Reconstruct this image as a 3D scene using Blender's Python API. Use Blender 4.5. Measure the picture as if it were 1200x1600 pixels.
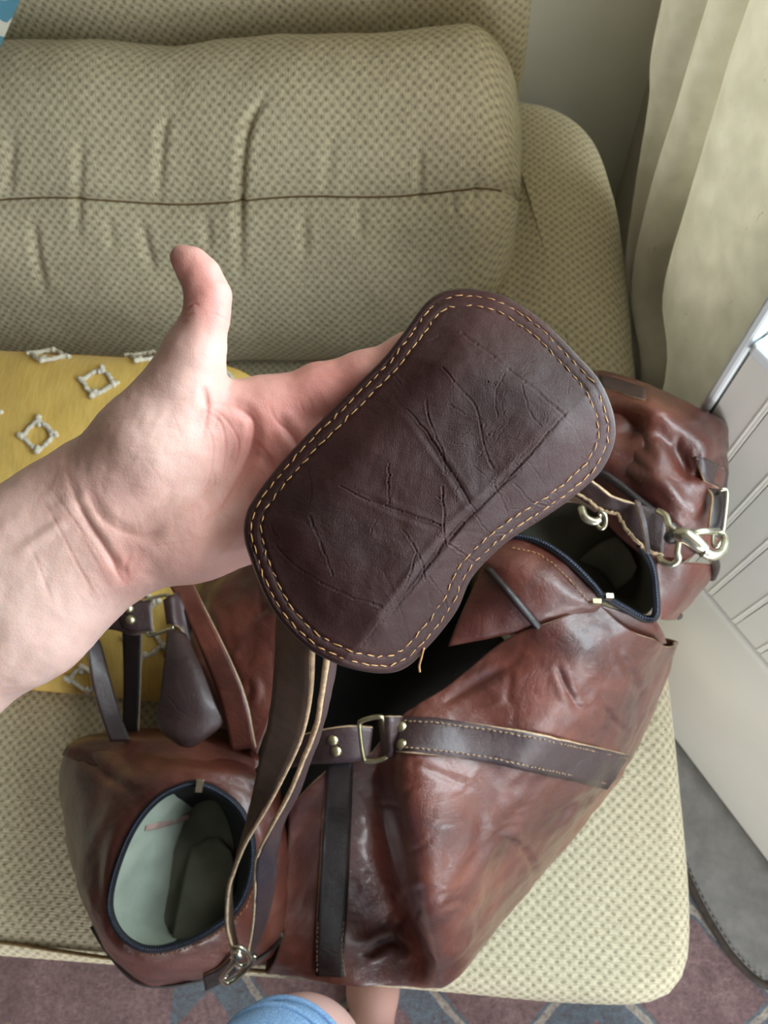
import bpy, bmesh, math, random
import numpy as np
from mathutils import Vector, Matrix, noise
for o in list(bpy.data.objects): bpy.data.objects.remove(o)
random.seed(7); rng = np.random.default_rng(7)
SC = bpy.context.scene; COL = SC.collection

# ------------------------------------------------------------------ camera
F = 1200.0; CAM = np.array([0.0, 0.0, 1.40])          # sofa frame: x along the sofa, y towards its back, z up
def cam_axes(nad=(695., 1290.), yaw=13.0):
    n = np.array([nad[0]-600, nad[1]-800, F]); n /= np.linalg.norm(n)
    fw = np.array([0, 0, 1.]) - n*n[2]; fw /= np.linalg.norm(fw)
    rt = np.cross(n, fw)
    if rt[0] < 0: rt = -rt
    a = math.radians(yaw)
    return np.array([rt*math.cos(a)-fw*math.sin(a), fw*math.cos(a)+rt*math.sin(a), -n])
RM = cam_axes()
cd = bpy.data.cameras.new('camera'); cam = bpy.data.objects.new('camera', cd); COL.objects.link(cam)
M = Matrix.Identity(4)
for i in range(3):
    M[i][0] = RM[i][0]; M[i][1] = -RM[i][1]; M[i][2] = -RM[i][2]; M[i][3] = CAM[i]
cam.matrix_world = M
cd.sensor_fit = 'VERTICAL'; cd.sensor_height = 24.0; cd.lens = 24.0*F/1600; cd.clip_start = 0.02; cd.clip_end = 50
cd.dof.use_dof = True; cd.dof.focus_distance = 0.345; cd.dof.aperture_fstop = 13
SC.camera = cam

# ------------------------------------------------------------------ light and exposure
W1E = np.array([0.236, 0.376]); W1D = np.array([0.571, -0.821]); W1N = np.array([-0.821, -0.571])   # window wall: left end, direction, inward normal
wd = bpy.data.worlds.new('world'); SC.world = wd; wd.use_nodes = True
wd.node_tree.nodes['Background'].inputs[0].default_value = (0.93, 0.97, 1.0, 1)
wd.node_tree.nodes['Background'].inputs[1].default_value = 0.5
def area(name, loc, direction, sx, sy, power, color):
    l = bpy.data.lights.new(name, 'AREA'); l.shape = 'RECTANGLE'; l.size = sx; l.size_y = sy; l.energy = power; l.color = color
    o = bpy.data.objects.new(name, l); COL.objects.link(o); o.location = loc
    o.rotation_euler = Vector(direction).to_track_quat('-Z', 'Y').to_euler(); return o
wc = W1E + W1D*0.40 - W1N*0.10
area('window_daylight', (wc[0], wc[1], 1.17), (W1N[0], W1N[1], -0.30), 0.74, 0.56, 15, (0.90, 0.97, 1.0))
area('second_window_daylight', (1.36, -1.64, 1.25), (-1.0, 0.35, -0.10), 0.94, 1.7, 30, (0.95, 0.98, 1.0))
area('added_curtain_backlight', (0.46, 0.65, 1.35), (-1.0, 0.0, -0.15), 0.42, 1.2, 17, (0.95, 0.99, 0.93))  # added light behind the curtain, brightens the cloth and the back corner
area('front_window_daylight', (0.50, -2.72, 0.95), (-0.1, 1.0, -0.02), 1.3, 0.8, 52, (0.96, 0.98, 1.0))
SC.view_settings.view_transform = 'Standard'; SC.view_settings.look = 'None'
SC.view_settings.gamma = 1; SC.view_settings.use_curve_mapping = False
SC.view_settings.exposure = 0.2

# ------------------------------------------------------------------ pixel <-> place helpers (1200x1600 frame)
def ray(x, y): return RM @ np.array([(x-600)/F, (y-800)/F, 1.0])
def P(x, y, z):
    r = ray(x, y); return CAM + r*((z-CAM[2])/r[2])
def D(x, y, d): return CAM + ray(x, y)*d
def DV(Q, d): return CAM + (np.c_[(Q[:, 0]-600)/F, (Q[:, 1]-800)/F, np.ones(len(Q))] @ RM.T)*np.asarray(d)[:, None]
def PV(x, y, p0, n):
    r = ray(x, y); p0 = np.asarray(p0, float); n = np.asarray(n, float)
    return CAM + r*(((p0-CAM) @ n)/(r @ n))
def proj(V):
    c = (np.asarray(V)-CAM) @ RM
    return np.stack([600+F*c[..., 0]/c[..., 2], 800+F*c[..., 1]/c[..., 2], c[..., 2]], -1)

# ------------------------------------------------------------------ node helpers
def lin(r, g, b):
    f = lambda c: ((c/255+0.055)/1.055)**2.4 if c/255 > 0.04045 else c/255/12.92
    return (f(r), f(g), f(b), 1)
class NT:
    def __init__(s, name):
        s.m = bpy.data.materials.new(name); s.m.use_nodes = True; s.t = s.m.node_tree
        s.b = s.t.nodes['Principled BSDF']; s.out = s.t.nodes['Material Output']
    def n(s, typ, **kw):
        nd = s.t.nodes.new(typ)
        for k, v in kw.items(): setattr(nd, k, v)
        return nd
    def l(s, a, b): s.t.links.new(a, b)
    def set(s, **kw):
        for k, v in kw.items(): s.b.inputs[k].default_value = v
    def math(s, op, a, b=None, c=None, clamp=False):
        nd = s.n('ShaderNodeMath', operation=op); nd.use_clamp = clamp
        for i, v in enumerate((a, b, c)):
            if v is None: continue
            if isinstance(v, (int, float)): nd.inputs[i].default_value = v
            else: s.l(v, nd.inputs[i])
        return nd.outputs[0]
    def co(s, kind='Object'): return s.n('ShaderNodeTexCoord').outputs[kind]
    def noise(s, vec, scale, detail=3, rough=0.5, dist=0):
        nd = s.n('ShaderNodeTexNoise'); s.l(vec, nd.inputs['Vector'])
        nd.inputs['Scale'].default_value = scale; nd.inputs['Detail'].default_value = detail
        nd.inputs['Roughness'].default_value = rough; nd.inputs['Distortion'].default_value = dist
        return nd.outputs['Fac']
    def vor(s, vec, scale, feature='DISTANCE_TO_EDGE'):
        nd = s.n('ShaderNodeTexVoronoi', feature=feature); s.l(vec, nd.inputs['Vector']); nd.inputs['Scale'].default_value = scale
        return nd.outputs['Distance']
    def ramp(s, fac, stops, interp='LINEAR'):
        nd = s.n('ShaderNodeValToRGB'); s.l(fac, nd.inputs[0]); cr = nd.color_ramp; cr.interpolation = interp
        while len(cr.elements) < len(stops): cr.elements.new(0.5)
        for e, (p, c) in zip(cr.elements, stops): e.position = p; e.color = c
        return nd.outputs[0]
    def mix(s, fac, a, b, mode='MIX'):
        nd = s.n('ShaderNodeMix', data_type='RGBA', blend_type=mode)
        for i, v in ((0, fac), (6, a), (7, b)):
            if isinstance(v, (int, float)): nd.inputs[i].default_value = v
            elif isinstance(v, tuple): nd.inputs[i].default_value = v
            else: s.l(v, nd.inputs[i])
        return nd.outputs[2]
    def bump(s, h, strength, dist, prev=None):
        nd = s.n('ShaderNodeBump'); s.l(h, nd.inputs['Height']); nd.inputs['Strength'].default_value = strength; nd.inputs['Distance'].default_value = dist
        if prev is not None: s.l(prev, nd.inputs['Normal'])
        return nd.outputs[0]
    def mapping(s, vec, scale=(1, 1, 1), rot=(0, 0, 0)):
        nd = s.n('ShaderNodeMapping'); s.l(vec, nd.inputs[0]); nd.inputs['Scale'].default_value = scale; nd.inputs['Rotation'].default_value = rot
        return nd.outputs[0]
MAT = {}
def plain(name, rgb, rough=0.6, metal=0.0, var=0.12, scale=60, bump=0.0, bscale=400):
    t = NT(name); c = lin(*rgb); nz = t.noise(t.co(), scale, 3)
    d = tuple(x*(1-var*1.6) for x in c[:3])+(1,); e = tuple(min(1, x*(1+var)) for x in c[:3])+(1,)
    t.l(t.ramp(nz, [(0.3, d), (0.7, e)]), t.b.inputs['Base Color'])
    t.set(Roughness=rough, Metallic=metal)
    if bump: t.l(t.bump(t.noise(t.co(), bscale, 4), bump, 0.001), t.b.inputs['Normal'])
    MAT[name] = t.m; return t.m
def leather(name, c1, c2, c3, rough=0.38, grain=700, bs=0.35, coat=0.25, wr=0.5, spec=0.55):
    t = NT(name); o = t.co()
    big = t.noise(o, 9, 4, 0.6, 0.6); fine = t.noise(o, 55, 5, 0.65)
    col = t.ramp(big, [(0.32, lin(*c1)), (0.52, lin(*c2)), (0.72, lin(*c3))])
    col = t.mix(t.math('MULTIPLY', fine, 0.35), col, lin(*c1))
    t.l(col, t.b.inputs['Base Color'])
    t.l(t.math('ADD', t.math('MULTIPLY', fine, 0.22), rough-0.1), t.b.inputs['Roughness'])
    t.set(**{'Coat Weight': coat, 'Coat Roughness': 0.26, 'Specular IOR Level': spec})
    g = t.math('MINIMUM', t.math('MULTIPLY', t.vor(o, grain), 6.0), 1.0)
    w = t.math('MINIMUM', t.math('MULTIPLY', t.math('ABSOLUTE', t.math('SUBTRACT', t.noise(o, 26, 4, 0.55, 0.8), 0.5)), 14.0), 1.0)
    w2 = t.math('MINIMUM', t.math('MULTIPLY', t.math('ABSOLUTE', t.math('SUBTRACT', t.noise(o, 75, 3, 0.5, 0.5), 0.5)), 9.0), 1.0)
    b1 = t.bump(t.math('ADD', w, t.math('MULTIPLY', w2, 0.5)), wr*0.5, 0.0008)
    b2 = t.bump(t.noise(o, 120, 5, 0.7), 0.22, 0.001, b1)
    b3 = t.bump(g, bs, 0.0004, b2)
    t.l(b3, t.b.inputs['Normal']); MAT[name] = t.m; return t.m
leather('bag_leather', (62, 30, 26), (102, 53, 43), (130, 72, 57), rough=0.31, coat=0.42)
leather('pad_leather', (36, 17, 16), (49, 23, 22), (64, 31, 28), rough=0.54, grain=1100, bs=0.3, coat=0.0, wr=0.35, spec=0.26)
leather('strap_leather', (48, 33, 34), (64, 45, 46), (80, 57, 56), rough=0.42)
leather('dark_leather', (24, 17, 18), (34, 22, 22), (46, 28, 26), rough=0.4)
plain('suede', (84, 62, 46), 0.85, var=0.15, scale=90, bump=0.4, bscale=900)
plain('cut_edge', (196, 166, 132), 0.8, var=0.2, scale=200)
plain('thread', (164, 122, 74), 0.6, var=0.15, scale=300)
plain('thread_dull', (150, 122, 96), 0.7, var=0.15, scale=300)
plain('brass', (176, 166, 132), 0.30, 0.95, var=0.12, scale=150)
plain('nickel', (205, 200, 178), 0.26, 0.95, var=0.1, scale=150)
plain('zip_tape', (17, 19, 26), 0.7, var=0.15, scale=200)
plain('zip_teeth', (60, 66, 84), 0.4, 0.3)
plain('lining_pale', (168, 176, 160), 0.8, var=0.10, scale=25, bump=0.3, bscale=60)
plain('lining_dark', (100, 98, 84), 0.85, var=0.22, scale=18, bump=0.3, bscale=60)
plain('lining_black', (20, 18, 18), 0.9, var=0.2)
plain('wood', (84, 56, 36), 0.5, var=0.2)
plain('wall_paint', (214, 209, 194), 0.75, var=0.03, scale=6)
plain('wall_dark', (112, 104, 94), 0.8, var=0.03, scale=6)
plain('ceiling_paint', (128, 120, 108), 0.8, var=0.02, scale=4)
plain('panel_paint', (238, 236, 226), 0.45, var=0.03, scale=5)
plain('frame_paint', (232, 238, 240), 0.4, var=0.02, scale=5)
plain('welt_fabric', (120, 96, 60), 0.9, var=0.2, scale=300)
plain('tuft', (226, 218, 200), 0.9, var=0.12, scale=220, bump=0.6, bscale=700)
plain('nail', (226, 184, 168), 0.28, var=0.05)
plain('floor_wood', (92, 68, 50), 0.5, var=0.2, scale=12)

def weave(name, light, dark, pu=0.0125, pv=0.0062, ystretch=(220, 520, 1)):
    t = NT(name); uv = t.co('UV')
    nz = t.n('ShaderNodeTexNoise'); t.l(uv, nz.inputs['Vector']); nz.inputs['Scale'].default_value = 85; nz.inputs['Detail'].default_value = 2
    off = t.n('ShaderNodeVectorMath', operation='MULTIPLY_ADD'); t.l(nz.outputs['Color'], off.inputs[0]); off.inputs[1].default_value = (0.0055, 0.0045, 0); t.l(uv, off.inputs[2])
    sx = t.n('ShaderNodeSeparateXYZ'); t.l(off.outputs[0], sx.inputs[0])
    v = t.math('DIVIDE', sx.outputs[1], pv); row = t.math('FLOOR', v)
    u = t.math('ADD', t.math('DIVIDE', sx.outputs[0], pu), t.math('MULTIPLY', row, 0.5))
    fu = t.math('SUBTRACT', t.math('FRACT', u), 0.5); fv = t.math('SUBTRACT', t.math('FRACT', v), 0.5)
    d = t.math('SQRT', t.math('ADD', t.math('MULTIPLY', t.math('POWER', fu, 2), 11.0), t.math('MULTIPLY', t.math('POWER', fv, 2), 4.5)))
    rl = t.n('ShaderNodeMapRange', interpolation_type='SMOOTHSTEP'); t.l(t.math('ABSOLUTE', fv), rl.inputs[0]); rl.inputs[1].default_value = 0.5; rl.inputs[2].default_value = 0.30
    mr = t.n('ShaderNodeMapRange', interpolation_type='SMOOTHSTEP'); t.l(d, mr.inputs[0]); mr.inputs[1].default_value = 0.2; mr.inputs[2].default_value = 1.15
    yarn = t.noise(t.mapping(uv, ystretch), 1.0, 4, 0.65)
    fac = t.math('ADD', t.math('MULTIPLY', mr.outputs[0], t.math('ADD', 0.22, t.math('MULTIPLY', t.noise(uv, 140, 2), 0.55))), t.math('MULTIPLY', yarn, 0.70), clamp=True)
    fac = t.math('MULTIPLY', fac, t.math('ADD', 0.74, t.math('MULTIPLY', rl.outputs[0], 0.30)))
    col = t.ramp(fac, [(0.0, lin(*dark)), (0.45, tuple(0.5*(a+b) for a, b in zip(lin(*dark), lin(*light)))), (0.95, lin(*light))])
    big = t.noise(uv, 5, 3)
    t.l(t.mix(t.math('MULTIPLY', big, 0.3), col, lin(*dark)), t.b.inputs['Base Color'])
    t.set(Roughness=0.9, **{'Sheen Weight': 0.25, 'Specular IOR Level': 0.2})
    t.l(t.bump(fac, 0.55, 0.003), t.b.inputs['Normal']); MAT[name] = t.m; return t.m
weave('sofa_weave', (236, 226, 194), (104, 86, 56))

def skin_mat():
    t = NT('skin'); o = t.co(); at = t.n('ShaderNodeAttribute', attribute_name='flush')
    base = t.mix(at.outputs['Fac'], lin(212, 184, 173), lin(203, 128, 119))
    mot = t.noise(o, 70, 4, 0.6); base = t.mix(t.math('MULTIPLY', mot, 0.22), base, lin(214, 152, 142))
    t.l(base, t.b.inputs['Base Color'])
    t.set(Roughness=0.46, **{'Subsurface Weight': 0.35, 'Subsurface Scale': 0.004, 'Specular IOR Level': 0.42})
    t.b.inputs['Subsurface Radius'].default_value = (1.0, 0.35, 0.2)
    b = t.bump(t.noise(t.mapping(o, (240, 240, 900)), 1.0, 3), 0.12, 0.0006)
    v = t.math('MINIMUM', t.math('MULTIPLY', t.vor(o, 520), 5.0), 1.0)
    t.l(t.bump(v, 0.12, 0.0004, b), t.b.inputs['Normal']); MAT['skin'] = t.m
skin_mat()

# ------------------------------------------------------------------ mesh helpers
def tag(o, label=None, cat=None, group=None, kind=None):
    for k, v in (('label', label), ('category', cat), ('group', group), ('kind', kind)):
        if v: o[k] = v
    return o
def empty(name, loc, label, cat, group=None):
    o = bpy.data.objects.new(name, None); COL.objects.link(o); o.location = [float(c) for c in loc]; o.empty_display_size = 0.02
    bpy.context.view_layer.update()
    return tag(o, label, cat, group)
def mesh_obj(name, V, Fc, mat, parent=None, smooth=True, uv=None, label=None, cat=None, kind=None):
    me = bpy.data.meshes.new(name)
    loc = np.array(parent.location) if parent is not None else np.zeros(3)
    pp = parent
    while pp is not None and pp.parent is not None:
        pp = pp.parent; loc = loc + np.array(pp.location)
    V = np.asarray(V, float) - loc
    me.from_pydata(V.tolist(), [], [tuple(int(i) for i in f) for f in Fc])
    if smooth: me.polygons.foreach_set('use_smooth', [True]*len(me.polygons))
    if uv is not None:
        ul = me.uv_layers.new(name='UVMap'); li = np.zeros(len(me.loops), int); me.loops.foreach_get('vertex_index', li)
        ul.data.foreach_set('uv', np.asarray(uv, float)[li].ravel())
    me.update()
    me.materials.append(MAT[mat] if isinstance(mat, str) else mat)
    o = bpy.data.objects.new(name, me); COL.objects.link(o)
    if parent is not None: o.parent = parent
    tag(o, label, cat, None, kind); return o
def cr1(Pts, n, closed=False):
    Pts = np.asarray(Pts, float); m = len(Pts)
    segs = m if closed else m-1; out = []
    for i in range(segs):
        if closed: p0, p1, p2, p3 = Pts[(i-1) % m], Pts[i], Pts[(i+1) % m], Pts[(i+2) % m]
        else:
            p1, p2 = Pts[i], Pts[i+1]
            p0 = Pts[i-1] if i > 0 else 2*p1-p2
            p3 = Pts[i+2] if i+2 < m else 2*p2-p1
        for k in range(n):
            t = k/n
            out.append(0.5*((2*p1)+(-p0+p2)*t+(2*p0-5*p1+4*p2-p3)*t*t+(-p0+3*p1-3*p2+p3)*t**3))
    if not closed: out.append(Pts[-1])
    return np.array(out)
def resample(pts, n, closed=False):
    pts = np.asarray(pts, float)
    if closed: pts = np.vstack([pts, pts[:1]])
    s = np.r_[0, np.cumsum(np.linalg.norm(np.diff(pts, axis=0), axis=1))]
    q = np.linspace(0, s[-1], n+1 if closed else n)
    if closed: q = q[:-1]
    return np.stack([np.interp(q, s, pts[:, k]) for k in range(pts.shape[1])], -1)
def gfaces(nr, nc, closed=False, base=0):
    f = []
    for i in range(nr-1):
        for j in range(nc if closed else nc-1):
            a = base+i*nc+j; b = base+i*nc+(j+1) % nc
            f.append((a, b, b+nc, a+nc))
    return f
def gnormals(G):
    du = np.gradient(G, axis=1); dv = np.gradient(G, axis=0); n = np.cross(du, dv)
    n /= np.linalg.norm(n, axis=-1, keepdims=True)+1e-12
    s = np.sign(np.sum(n*(CAM-G), -1).mean()); return n*(s if s else 1)
def guv(G):
    nr, nc, _ = G.shape
    du = np.r_[0, np.cumsum(np.linalg.norm(np.diff(G, axis=1), axis=-1).mean(0))]
    dv = np.r_[0, np.cumsum(np.linalg.norm(np.diff(G, axis=0), axis=-1).mean(1))]
    return np.stack(np.meshgrid(du, dv), -1).reshape(-1, 2)
def nz3(V, scale, seed=0.0, octs=3):
    out = np.empty(len(V))
    for i, p in enumerate(V): out[i] = noise.fractal((p[0]*scale+seed, p[1]*scale-seed, p[2]*scale+2*seed), 0.9, 2.0, octs)
    return out
def segdist(XY, pl, want_par=False):
    pl = np.asarray(pl, float); best = np.full(len(XY), 1e9); par = np.zeros(len(XY)); m = len(pl)-1
    for i, (a, b) in enumerate(zip(pl[:-1], pl[1:])):
        ab = b-a; t = np.clip(((XY-a) @ ab)/(ab @ ab+1e-9), 0, 1)
        d = np.linalg.norm(XY-(a+t[:, None]*ab), axis=1); c = d < best; best[c] = d[c]; par[c] = (i+t[c])/m
    return (best, par) if want_par else best
class Near:
    """indices of the points near a polyline"""
    def __init__(s, q, ok): s.i = np.flatnonzero(ok); s.i = s.i[np.argsort(q[s.i, 1])]; s.y = q[s.i, 1]; s.x = q[s.i, 0]
    def __call__(s, a, m):
        l, h = np.searchsorted(s.y, (a[:, 1].min()-m, a[:, 1].max()+m)); x = s.x[l:h]; return s.i[l:h][(x > a[:, 0].min()-m) & (x < a[:, 0].max()+m)]
def grooves(V, N, lines, depth, width, lip=0.35, facing=True, taper=True):
    """press fold lines (given as pixel polylines) into a surface"""
    q = proj(V)[:, :2]; vis = (np.sum(N*(CAM-V), 1) > 0) if facing else np.ones(len(V), bool)
    disp = np.zeros(len(V)); NB = Near(q, vis)
    for ln in lines:
        k, w = (1, 1)
        if len(ln) == 3 and isinstance(ln[1], (int, float)): ln, k, w = ln
        a = np.asarray(ln, float)
        ok = NB(a, 3.6*width*w+2)
        if not len(ok): continue
        fine = cr1(a, 6) if len(a) > 2 else a
        d, tp = segdist(q[ok], fine, True); d = d/(width*w); tp = np.clip(np.minimum(tp, 1-tp)/0.28, 0, 1) if taper else 1.0
        disp[ok] += k*tp*(-depth*np.exp(-d*d)+lip*depth*np.exp(-((d-1.7)/0.9)**2))
    return V+N*disp[:, None]
def patch(name, ctrl, mat, parent, nu=10, nv=10, thick=0.002, amp=0.0, amp2=0.0, lines=None, ldepth=0.003, lwidth=9, seed=0, rim='cut_edge', world=False, label=None, kind=None):
    """smooth sheet through a grid of (px, py, z) control points"""
    G = np.array([[np.asarray(c, float) if world else P(*c) for c in row] for row in ctrl])
    A = np.stack([cr1(G[i], nu) for i in range(G.shape[0])])
    A = np.stack([cr1(A[:, j], nv) for j in range(A.shape[1])], 1)
    N = gnormals(A); nr, nc, _ = A.shape; V = A.reshape(-1, 3); N = N.reshape(-1, 3)
    if amp: V = V+N*(amp*nz3(V, 14, seed))[:, None]
    if amp2: V = V+N*(amp2*nz3(V, 42, seed+5))[:, None]
    if lines: V = grooves(V, N, lines, ldepth, lwidth, facing=False)
    o = mesh_obj(name, V, gfaces(nr, nc), mat, parent, uv=guv(A), label=label, kind=kind)
    if thick:
        md = o.modifiers.new('thickness', 'SOLIDIFY'); md.thickness = thick; md.offset = 0
        if rim: o.data.materials.append(MAT[rim]); md.material_offset_rim = 1
    return o, V.reshape(nr, nc, 3)
def frames(C, up=None, closed=False):
    C = np.asarray(C, float); T = np.gradient(C, axis=0)
    if closed: T = np.roll(C, -1, 0)-np.roll(C, 1, 0)
    T /= np.linalg.norm(T, axis=1, keepdims=True)+1e-12
    n = np.array(up if up is not None else (0, 0, 1.)); Ns = []
    for t in T:
        n = n-t*(n @ t)
        if np.linalg.norm(n) < 1e-6: n = np.cross(t, (1, 0, 0))
        n = n/np.linalg.norm(n); Ns.append(n)
    Ns = np.array(Ns); return T, Ns, np.cross(T, Ns)
def tubeV(C, r, k=8, closed=False, up=None):
    C = np.asarray(C, float); m = len(C); r = np.full(m, r) if np.isscalar(r) else np.asarray(r)
    T, N, B = frames(C, up, closed); a = np.arange(k)*2*math.pi/k
    V = (C[:, None]+r[:, None, None]*(np.cos(a)[None, :, None]*N[:, None]+np.sin(a)[None, :, None]*B[:, None])).reshape(-1, 3)
    f = gfaces(m, k, True)
    if closed: f += [((m-1)*k+j, (m-1)*k+(j+1) % k, (j+1) % k, j) for j in range(k)]
    else: f += [tuple(range(k-1, -1, -1)), tuple((m-1)*k+j for j in range(k))]
    return V, f
def tube(name, C, r, mat, parent, k=8, closed=False, **kw):
    V, f = tubeV(C, r, k, closed); return mesh_obj(name, V, f, mat, parent, **kw)
class Soup:
    def __init__(s): s.V = []; s.F = []; s.n = 0
    def add(s, V, F):
        s.V.append(np.asarray(V)); s.F += [tuple(i+s.n for i in f) for f in F]; s.n += len(V)
    def build(s, name, mat, parent, **kw): return mesh_obj(name, np.vstack(s.V), s.F, mat, parent, **kw)
def dome(c, n, r, h, seg=14, rings=4):
    c = np.asarray(c, float); n = np.asarray(n, float); n /= np.linalg.norm(n)
    a = np.cross(n, (0.3, 0.9, 0.2)); a /= np.linalg.norm(a); b = np.cross(n, a); V = []
    for i in range(rings+1):
        t = i/(rings+1)*math.pi/2
        for j in range(seg):
            q = j*2*math.pi/seg; V.append(c+(a*math.cos(q)+b*math.sin(q))*r*math.cos(t)+n*h*math.sin(t))
    V.append(c+n*h); f = gfaces(rings+1, seg, True)+[(rings*seg+j, rings*seg+(j+1) % seg, (rings+1)*seg) for j in range(seg)]
    return np.array(V), f
def ball(c, r, seg=10, rings=7):
    V = []; c = np.asarray(c, float); r = np.ones(3)*r
    for i in range(1, rings):
        t = math.pi*i/rings
        for j in range(seg): V.append(c+r*np.array([math.sin(t)*math.cos(2*math.pi*j/seg), math.sin(t)*math.sin(2*math.pi*j/seg), math.cos(t)]))
    V += [c+r*np.array([0, 0, 1.]), c-r*np.array([0, 0, 1.])]; m = (rings-1)*seg
    f = gfaces(rings-1, seg, True)+[(j, m, (j+1) % seg) for j in range(seg)]+[((rings-2)*seg+j, (rings-2)*seg+(j+1) % seg, m+1) for j in range(seg)]
    return np.array(V), f
def boxV(p0, p1):
    x0, y0, z0 = p0; x1, y1, z1 = p1
    V = np.array([(x0, y0, z0), (x1, y0, z0), (x1, y1, z0), (x0, y1, z0), (x0, y0, z1), (x1, y0, z1), (x1, y1, z1), (x0, y1, z1)], float)
    return V, [(3, 2, 1, 0), (4, 5, 6, 7), (0, 1, 5, 4), (1, 2, 6, 5), (2, 3, 7, 6), (3, 0, 4, 7)]
def wallbox(s0, s1, z0, z1, t0, t1):
    """box along the window wall: s along it, t = depth into the room"""
    V, f = boxV((s0, t0, z0), (s1, t1, z1))
    W = np.zeros_like(V); W[:, :2] = W1E+V[:, :1]*W1D+V[:, 1:2]*W1N; W[:, 2] = V[:, 2]
    return W, f
def bevel(o, w, seg=2):
    md = o.modifiers.new('bevel', 'BEVEL'); md.width = w; md.segments = seg; md.limit_method = 'ANGLE'; return o
def extruded(name, outline, z0, z1, r, mat, parent, puff=0.0, n=160, rings=18, **kw):
    """upholstered block: plan outline, rounded top edge, slightly crowned top"""
    O = resample(cr1(outline, 8, True), n, True); c = O.mean(0)
    T = np.roll(O, -1, 0)-np.roll(O, 1, 0); T /= np.linalg.norm(T, axis=1, keepdims=True); Nn = np.stack([T[:, 1], -T[:, 0]], -1)
    if np.sum(Nn*(O-c)) < 0: Nn = -Nn
    per = np.r_[0, np.cumsum(np.linalg.norm(np.diff(O, axis=0), axis=1))]
    rows = []; uv = []
    for z in np.linspace(z0, z1-r, 6):
        b = 0.006*math.sin(math.pi*(z-z0)/(z1-r-z0)); rows.append(np.c_[O+Nn*b, np.full(n, z)]); uv.append(O-Nn*r+Nn*(z1-r-z+r*1.571))
    for k in range(1, 7):
        a = k/6*math.pi/2; rows.append(np.c_[O-Nn*r*(1-math.cos(a)), np.full(n, z1-r+r*math.sin(a))]); uv.append(O-Nn*r+Nn*r*(1.571-a))
    top = O-Nn*r
    for k in range(1, rings):
        s = 1-k/rings; rows.append(np.c_[c+(top-c)*s, np.full(n, z1+puff*(1-s*s))]); uv.append(c+(top-c)*s)
    V = np.vstack(rows+[[[c[0], c[1], z1+puff]]]); uv = np.vstack(uv+[[c]])
    m = len(rows); f = gfaces(m, n, True)+[((m-1)*n+j, (m-1)*n+(j+1) % n, m*n) for j in range(n)]+[tuple(range(n-1, -1, -1))]
    return mesh_obj(name, V, f, mat, parent, uv=uv, **kw)
def drape(S, pts, lift=0.0):
    """points on an already built sheet S (grid of world points) that lie behind given pixels"""
    Q = proj(S.reshape(-1, 3)); W = S.reshape(-1, 3); out = []
    for p in pts:
        d = np.linalg.norm(Q[:, :2]-np.asarray(p)[:2], axis=1); i = np.argsort(d)[:6]; w = 1/(d[i]+0.5)
        dep = np.sum(Q[i, 2]*w)/w.sum()
        out.append(D(p[0], p[1], dep-lift))
    return np.array(out)
def ribbon(name, L, Rr, mat, parent, n=8, thick=0.003, rim='cut_edge', amp=0.0, **kw):
    L = cr1(L, n); Rr = cr1(Rr, n); w = np.linspace(0, 1, 7)
    G = L[:, None]*(1-w)[None, :, None]+Rr[:, None]*w[None, :, None]
    V = G.reshape(-1, 3)
    if amp: V = V+gnormals(G).reshape(-1, 3)*(amp*nz3(V, 60, 3))[:, None]
    o = mesh_obj(name, V, gfaces(len(L), 7), mat, parent, uv=guv(G), **kw)
    md = o.modifiers.new('thickness', 'SOLIDIFY'); md.thickness = thick; md.offset = 0
    if rim: o.data.materials.append(MAT[rim]); md.material_offset_rim = 1
    return o, V.reshape(len(L), 7, 3)
def stitches(name, C, parent, mat='thread', length=0.0042, gap=0.0016, r=0.0006, jitter=0.0003, closed=False):
    C = np.asarray(C, float)
    if closed: C = np.vstack([C, C[:1]])
    s = np.r_[0, np.cumsum(np.linalg.norm(np.diff(C, axis=0), axis=1))]; sp = Soup(); q = 0
    at = lambda x: np.array([np.interp(x, s, C[:, k]) for k in range(3)])
    while q+length < s[-1]:
        a, b = at(q), at(q+length); j = rng.normal(0, jitter, 3); j2 = rng.normal(0, jitter, 3)
        up = (CAM-a)/np.linalg.norm(CAM-a)
        pts = [a+j, a+(b-a)*0.25+j+up*r*0.8, a+(b-a)*0.75+j2+up*r*0.8, b+j2]
        V, f = tubeV(pts, np.array([0.4, 1, 1, 0.4])*r, 5, up=(0.3, 0.2, 0.9)); sp.add(V, f); q += length+gap
    return sp.build(name, mat, parent)

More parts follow.
